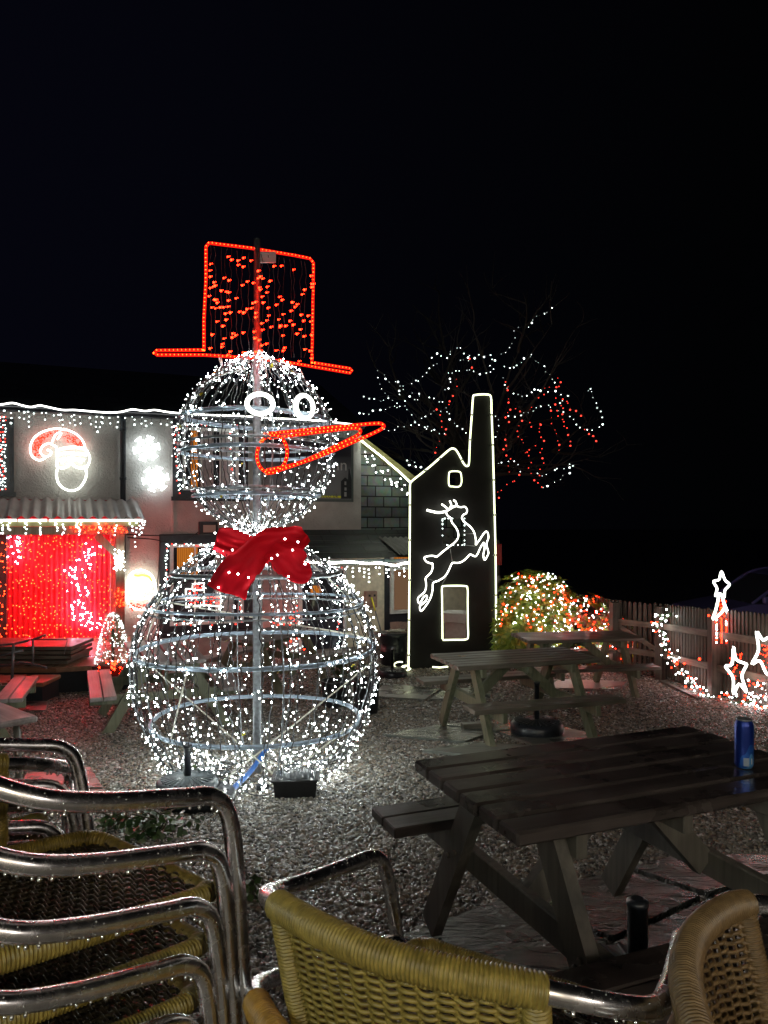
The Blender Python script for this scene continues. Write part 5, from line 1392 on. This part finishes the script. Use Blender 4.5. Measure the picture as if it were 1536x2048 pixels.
# ------------------------------------------------------------------ tree
random.seed(23)
TD = 16.0
tb0 = P(925, 1290, TD); tree = empty('bare_tree', 'bare winter tree behind the black panel, hung with white and red lights', 'tree', (tb0.x, TD, -.8))
b = MB(); top = P(930, 900, TD)-tree.location
b.tube(catmull([(0, 0, 0), (.05, 0, 1.6), (top.x-.05, 0, top.z*.8), (top.x, 0, top.z)], 6), lambda i: .24-.006*i, 12); b.build('trunk', M['bark'], tree)
b = MB()
def limb(p, d_, L_, r_, lv):
    pts = [p]; q = p.copy(); d_ = d_.normalized()
    n = 6
    for k in range(n):
        d_ = (d_+Vector((random.uniform(-.22, .22), random.uniform(-.22, .22), random.uniform(-.14, .2)))).normalized(); q = q+d_*L_/n; pts.append(q.copy())
    b.tube(pts, lambda i: max(.004, r_*(1-i/(n+1))), 5 if lv else 7, cap=False)
    if lv < 3:
        for k in range(4 if lv == 0 else 3):
            j = random.randint(1, n); dd = (d_+Vector((random.uniform(-1, 1), random.uniform(-1, 1), random.uniform(-.5, .7)))).normalized()
            limb(pts[j], dd, L_*random.uniform(.45, .7), r_*.5, lv+1)
for (px, py) in ((760, 770), (735, 850), (800, 900), (860, 690), (900, 640), (960, 620), (1010, 700), (1100, 620), (1090, 720), (1170, 760), (1195, 850), (1130, 940), (1060, 860), (1040, 960), (820, 800), (880, 760)):
    e = P(px, py, TD+random.uniform(-1.5, 1))-tree.location; s_ = Vector((top.x, 0, top.z*random.uniform(.72, 1.0))); limb(s_, e-s_, (e-s_).length*.72, .07, 0)
b.build('branches', M['bark_dark'], tree)
def tp(l, d_): return [P(680+x/2.743, 580+y/2.743, d_) for x, y in l]
W_S = [[(1168, 98), (1110, 132), (1060, 163), (1020, 200), (975, 215), (950, 255), (925, 310), (885, 355)], [(905, 420), (950, 428), (990, 395), (1047, 350), (1075, 390), (1130, 425), (1148, 465), (1185, 508)], [(505, 370), (535, 350), (580, 370), (610, 325), (648, 310), (690, 345), (705, 365)], [(705, 365), (660, 380), (720, 385), (765, 360), (820, 358), (840, 378)], [(840, 378), (830, 410), (840, 435), (790, 455), (740, 440), (705, 430), (660, 440), (605, 445)], [(540, 402), (500, 420), (465, 455), (420, 495), (360, 515), (315, 517), (270, 495), (215, 450), (212, 505)], [(315, 517), (350, 548), (320, 555), (350, 600)], [(135, 585), (175, 592), (235, 600), (265, 585), (220, 550)], [(265, 585), (310, 610), (300, 640), (345, 635), (390, 675), (410, 720), (455, 740), (510, 770)], [(105, 670), (145, 685), (175, 665), (240, 660), (300, 640)], [(378, 590), (410, 605), (440, 590), (445, 570), (400, 572)], [(240, 760), (310, 760), (375, 740), (430, 712), (480, 680), (540, 655), (580, 655)], [(490, 590), (520, 605), (560, 610)], [(905, 485), (925, 540), (960, 565), (1025, 580), (1075, 547)], [(1355, 555), (1385, 540), (1380, 585), (1408, 620), (1425, 665), (1440, 730), (1385, 755), (1320, 740), (1260, 700), (1210, 640), (1240, 570)], [(925, 690), (985, 675), (1045, 670), (1090, 640), (1130, 630), (1160, 640)], [(865, 938), (945, 945), (990, 985)], [(1120, 1075), (1190, 1045), (1245, 1005), (1285, 955), (1210, 975), (1135, 1005), (1085, 1000)], [(370, 960), (390, 920), (430, 960), (460, 985), (365, 945)], [(585, 560), (605, 500), (595, 450)], [(580, 660), (605, 715), (650, 735), (695, 778)], [(850, 690), (870, 740), (850, 800)], [(1075, 547), (1150, 560), (1240, 570)], [(480, 740), (520, 780), (570, 790)]]
R_S = [[(910, 500), (915, 580), (925, 640), (912, 750), (910, 870), (925, 930), (935, 990)], [(1100, 720), (1095, 790), (1110, 860), (1115, 940), (1105, 1010)], [(1150, 670), (1165, 730), (1190, 800), (1205, 875)], [(1215, 600), (1225, 690), (1235, 740), (1255, 800), (1265, 850)], [(1195, 480), (1215, 520), (1130, 540), (1090, 600), (1030, 665), (960, 655)], [(1240, 600), (1270, 640), (1320, 685)], [(1350, 765), (1370, 785), (1410, 825), (1395, 800)], [(980, 740), (985, 810), (1000, 840)], [(1065, 850), (1010, 885), (1030, 890), (1045, 960), (1045, 1000)], [(530, 655), (545, 700), (575, 750), (570, 800), (545, 850), (525, 885)], [(1070, 1045), (1110, 1070)], [(970, 1015), (940, 1060), (885, 1090), (865, 1130)], [(640, 500), (625, 570), (600, 640)], [(710, 385), (720, 420)], [(1010, 700), (1060, 735), (1100, 740)], [(1180, 600), (1200, 660), (1215, 715)]]
def tstr(root, S_l, m1, m2):
    for l in S_l:
        d_ = TD+random.uniform(-1.6, -.3); pth = resample(catmull(tp(l, d_), 5), .105); pth = [p+Vector((random.uniform(-.03, .03), random.uniform(-.1, .1), random.uniform(-.03, .03))) for p in pth]
        bb = MB(); bb.tube(pth, .004, 4, cap=False)
        for p in pth:
            bb.ico(p+Vector((random.uniform(-.02, .02), 0, random.uniform(-.03, .01))), random.choice((.006, .009, .012, .018)), m=random.choice((1, 1, 2)))
        bb.build('light_strand', [M['wire'], m1, m2], root)
tw = empty('tree_string_lights', 'white bulb strings draped through the bare tree branches', 'string lights'); tstr(tw, W_S, M['led_far'], M['led_far_dim'])
tr_ = empty('tree_string_lights', 'red bulb strings hanging vertically in the right of the bare tree', 'string lights'); tstr(tr_, R_S, M['led_red_far'], M['led_red_far'])
# red sign on post right of the panel
t = empty('post_sign', 'small red sign and lamp on a thin post beside the chimney of the black panel', 'sign', (P(997, 1300, 13.2).x, 13.2, -.8))
MB().tube([(0, 0, 0), (0, 0, 2.0)], .02, 8).build('post', M['bark'], t); b = MB(); z_ = P(997, 1130, 13.2).z+.8; b.box(-.04, .05, -.04, -.022, z_, z_+.36); b.build('red_plate', M['redpanel'], t)
b = MB(); z_ = P(997, 1165, 13.2).z+.8; b.lathe([(.02, 0), (.03, .02), (.03, .1), (.02, .12)], (0, -.05, z_), 12); b.build('small_lamp', M['net'], t)

# ------------------------------------------------------------------ fence
def fence(p0, p1, label, npick, posts=(0, 1), h_=1.05, diag=False, name='picket_fence', rails=(.78, .36)):
    d_ = Vector((p1[0]-p0[0], p1[1]-p0[1], 0)); L_ = d_.length; a = math.atan2(d_.y, d_.x)
    t = empty(name, label, 'gate' if 'gate' in name else 'fence', (p0[0], p0[1], 0), a, group='picket fence panels along the car park')
    zg0, zg1 = G(p0[1]), G(p1[1]); zf = lambda x: zg0+(zg1-zg0)*x/L_
    for i in range(npick):
        x = L_*(i+.5)/npick; w_ = L_/npick*.30; z_ = zf(x)+.05; b = MB(); tp_ = z_+h_+random.uniform(-.012, .012)
        b.prism([(x-w_, z_), (x+w_, z_), (x+w_, tp_-.03), (x+w_*.5, tp_-.004), (x, tp_), (x-w_*.5, tp_-.004), (x-w_, tp_-.03)], .03, .05); b.build('picket', M['fence'], t)
    for r_ in rails:
        b = MB(); b.beam((0, 0, zf(0)+r_), (L_, 0, zf(L_)+r_), .085, .058, (0, 1, 0)); b.build('rail', M['fence_rail'], t)
    if diag: b = MB(); b.beam((.05, -.012, zf(0)+rails[0]-.06), (L_-.05, -.012, zf(L_)+rails[1]+.06), .07, .03, (0, 1, 0)); b.build('diagonal_brace', M['fence_rail'], t)
    for q in posts:
        x = L_*q; b = MB(); b.bbox(x-.055, x+.055, -.10, .028, zf(x)-.1, zf(x)+h_+.02); b.build('post', M['fence'], t)
    return t
FA = (3.25, 12.2); FB = (3.55, 11.75); FC = (4.03, 11.15); FD = (4.22, 9.75); FE = (4.42, 8.2); FG = (4.55, 6.9)
fence((2.9, 13.6), FB, 'distant red-tinted picket fence stretch behind the lit shrub', 24, (0, 1))
fence(FB, FC, 'picket gate with a diagonal brace left of the garland post', 9, (1,), diag=True, name='picket_gate')
fence(FC, FD, 'weathered picket fence panel behind the hanging garland', 19, (1,))
fence(FD, FE, 'picket fence panel behind the white star lights', 20, (1,))
fence(FE, FG, 'picket fence panel running out of the right edge', 16, (1,))
# kerb board
b = MB(); b.beam((FC[0]-.1, FC[1]-.25, G(FC[1])+.03), (FD[0]-.35, FD[1]-.3, G(FD[1])+.03), .06, .04, (0, 0, 1)); b.build('edging_board', M['fence'], label='low timber edging board at the foot of the garland fence', cat='edging')
# garland
gd = empty('fence_garland', 'hanging garland of white and red bulbs curving from gate post to ground', 'garland')
random.seed(51)
gl = [(1318, 1232, 10.9), (1345, 1228, 10.8), (1312, 1250, 10.9), (1330, 1270, 10.85), (1325, 1290, 10.8), (1338, 1310, 10.7), (1350, 1330, 10.5), (1365, 1350, 10.3), (1385, 1372, 10.0), (1405, 1390, 9.7), (1430, 1398, 9.5), (1455, 1402, 9.3), (1480, 1405, 9.1), (1510, 1400, 9.0), (1545, 1395, 8.9)]
pth = catmull([P(x, y, d_) for x, y, d_ in gl], 6); pth = resample(pth, .03)
MB().tube(pth, .012, 6).build('garland_core', M['leaf_dark'], gd)
b = MB()
for p in pth:
    for k in range(2):
        if random.random() < .78: b.ico(p+Vector((random.gauss(0, .045), random.gauss(0, .04), random.gauss(0, .045))), random.uniform(.008, .013), m=1 if random.random() < .28 else 0)
b.build('garland_bulbs', [M['led_white_soft'], M['led_red']], gd, kind='stuff')
def starpts(cx, cz, R0, r0, rot=0): return [(cx+(R0 if i % 2 == 0 else r0)*math.sin(math.pi*i/5+rot), cz+(R0 if i % 2 == 0 else r0)*math.cos(math.pi*i/5+rot)) for i in range(10)]
def star(l, d_, label, bulbs=True, r_=.015):
    t = empty('star_light', label, 'star light', group='rope light stars by the fence')
    pts = [P(x, y, d_) for x, y in l]
    MB().tube(catmull(pts, 4, True), r_, 8, closed=True).build('star_rope', M['rope_bright'], t)
    return t
s1 = star([(1467, 1293), (1472, 1318), (1490, 1327), (1493, 1330), (1484, 1350), (1488, 1368), (1493, 1384), (1478, 1368), (1467, 1388), (1466, 1355), (1451, 1333), (1464, 1328)], 8.9, 'whole white star light standing against the fence near the right edge')
s2 = star([(1513, 1263), (1526, 1280), (1538, 1275), (1560, 1285), (1552, 1310), (1560, 1340), (1536, 1350), (1520, 1322), (1504, 1328), (1517, 1300)], 8.7, 'larger white star light cut off by the right edge')
for s_, c_ in ((s1, (1472, 1335, 8.95)), (s2, (1534, 1305, 8.75))):
    b = MB()
    for i in range(34): b.ico(P(c_[0]+random.gauss(0, 8), c_[1]+random.gauss(0, 16), c_[2]), .007)
    b.build('red_bulbs', M['led_red'], s_, kind='stuff')
b = MB(); random.seed(52)
for i in range(60): b.ico(P(random.uniform(1495, 1545), random.uniform(1360, 1425), 8.8), random.uniform(.008, .013), m=1 if random.random() < .3 else 0)
b.build('bulb_heap', [M['led_white_soft'], M['led_red']], label='heap of white and red bulbs on the ground at the right edge', cat='fairy lights')
# shooting-star tree topper
stt = empty('comet_light', 'tall rope light star with red and white bulb streamers on the fence', 'star light')
D3 = 9.6
b = MB(); b.tube(catmull([P(x, y, D3) for x, y in ((1443, 1143), (1450, 1160), (1459, 1169), (1450, 1180), (1448, 1195), (1440, 1187), (1431, 1192), (1434, 1177), (1427, 1163), (1438, 1159))], 4, True), .014, 8, closed=True); b.build('star_rope', M['rope_bright'], stt)
b = MB(); b.tube(catmull([P(x, y, D3) for x, y in ((1438, 1190), (1434, 1210), (1430, 1225), (1426, 1238), (1440, 1228), (1449, 1215), (1446, 1200), (1452, 1218), (1462, 1240))], 5), .016, 8); b.tube([P(1444, 1195, D3), P(1462, 1240, D3)], .014, 8); b.build('tail_rope', M['rope_bright'], stt)
for i, x in enumerate((1433, 1443, 1453, 1463)):
    b = MB(); y0_, y1_ = (1240, 1285) if i < 3 else (1268, 1285); pth = [P(x+random.uniform(-.8, .8), y0_+(y1_-y0_)*k/14, D3) for k in range(15)]; b.tube(pth, .004, 4)
    for p in pth: b.ico(p, .010, m=1 if (i == 1 or random.random() < .35) else 2)
    b.build('streamer', [M['wire'], M['led_red'], M['led_white_soft']], stt)
b = MB()
for i in range(22): b.ico(P(random.gauss(1443, 5), random.uniform(1200, 1238), D3+.03), .010)
b.build('red_bulbs', M['led_red'], stt, kind='stuff')
for i, (x, y) in enumerate(((1399, 1318), (1474, 1278), (1418, 1231))):
    b = MB(); b.ico(P(x, y, 9.75), .016); b.tube([P(x, y-1, 9.76), P(x, y-5, 9.8)], .005, 5, m=1); b.build('red_bulb', [M['led_red'], M['wire']], label=('single red bulb low on the garland fence panel', 'single red bulb on the fence above the star', 'orange-red bulb on top of the fence post')[i], cat='bulb')
for (x, y) in ((1437, 1340), (1432, 1372), (1450, 1372)): pass

# ------------------------------------------------------------------ car
car = empty('parked_car', 'dark blue car parked behind the fence at the right edge', 'car', (P(1392, 1230, 13.1).x, 13.1, -.8))
prof = [(0, .35), (.02, .62), (.25, .76), (.95, .90), (1.30, 1.13), (1.70, 1.38), (2.3, 1.46), (3.0, 1.40), (3.6, 1.12), (3.95, .95), (4.0, .4)]
low = [(0, .35), (.02, .62), (.25, .76), (.95, .90), (2.3, .94), (3.7, .98), (3.95, .93), (4.0, .4), (3.6, .25), (.4, .25)]
b = MB(); b.prism([(x, z) for x, z in low[::-1]][::-1], 0, 1.65); b.build('body', M['carpaint'], car)
cab = [(1.0, .905), (1.30, 1.13), (1.62, 1.34), (1.9, 1.42), (2.4, 1.45), (3.0, 1.40), (3.6, 1.12), (3.72, .985)]
b = MB(); b.prism([(x, z) for x, z in cab], .09, 1.56); b.build('cabin_glass', M['glassdark'], car)
b = MB(); 
ar = catmull([Vector((x, .085, z)) for x, z in cab], 5); b.tube(ar, .028, 8); ar2 = [Vector((p.x, 1.565, p.z)) for p in ar]; b.tube(ar2, .028, 8)
for (xa, xb) in ((1.62, 2.0),): b.beam((1.98, .08, .93), (2.1, .085, 1.42), .05, .02, (0, 1, 0))
rf = [(1.62, 1.345), (1.9, 1.425), (2.4, 1.457), (3.0, 1.405)]
for (a, c) in zip(rf, rf[1:]): b.quad((a[0], .07, a[1]+.005), (c[0], .07, c[1]+.005), (c[0], 1.58, c[1]+.005), (a[0], 1.58, a[1]+.005))
b.build('roof', M['carpaint'], car)
for x in (.75, 3.2):
    b = MB(); b.lathe([(.30, -.1), (.31, -.09), (.31, .09), (.30, .1)], n=28); 
    b.v = [(x+v[0], .06+v[2], .31+v[1]) for v in b.v]; wh = b.build('wheel', M['tyre'], car)
    b = MB(); b.lathe([(.18, -.11), (.19, -.09)], n=20); b.v = [(x+v[0], .05+v[2], .31+v[1]) for v in b.v]; b.build('rim', M['galv'], wh)
b = MB(); b.bbox(-.01, .05, .1, .35, .55, .68, c=.01); b.build('headlight', M['framewhite'], car); b = MB(); b.bbox(1.12, 1.24, -.10, -.0, .92, 1.04, c=.02); b.build('wing_mirror', M['carpaint'], car)

# ------------------------------------------------------------------ added wall and lamps, unseen behind the viewer, to light the chairs
tw_ = empty('terrace_wall', 'pale rendered wall behind the seating terrace with four lanterns', 'wall', (0, -2.3, 0))
MB().box(-5, 5, -.15, .15, -.02, 3.4).build('wall_face', plain('terrace_white', (.72, .72, .68), .7, 0, 12, .1, .2), tw_)
for x_, c_ in ((-3.3, (.9, 1, .9)), (-1.2, (.9, 1, .92)), (1.0, (1, .84, .62)), (3.2, (1, .9, .8))):
    MB().lathe([(.05, 0), (.09, .05), (.09, .20), (.03, .26)], (x_, .27, 2.35), 16).build('wall_lantern', M['lamp_lit'], tw_)
    MB().beam((x_, .155, 2.63), (x_, .29, 2.63), .03, .03).build('lantern_bracket', M['black'], tw_)
    lamp('terrace_lamp', 'POINT', (x_, -1.75, 2.3), 62, c_, .08)

# ------------------------------------------------------------------ render settings
scene.view_settings.view_transform = 'Standard'; scene.view_settings.look = 'None'; scene.view_settings.exposure = 0; scene.view_settings.gamma = 1
scene.render.engine = 'CYCLES'
cy = scene.cycles
cy.use_denoising = True; cy.max_bounces = 5; cy.diffuse_bounces = 3; cy.glossy_bounces = 3; cy.sample_clamp_indirect = 4; cy.use_light_tree = True
cy.caustics_reflective = False; cy.caustics_refractive = False
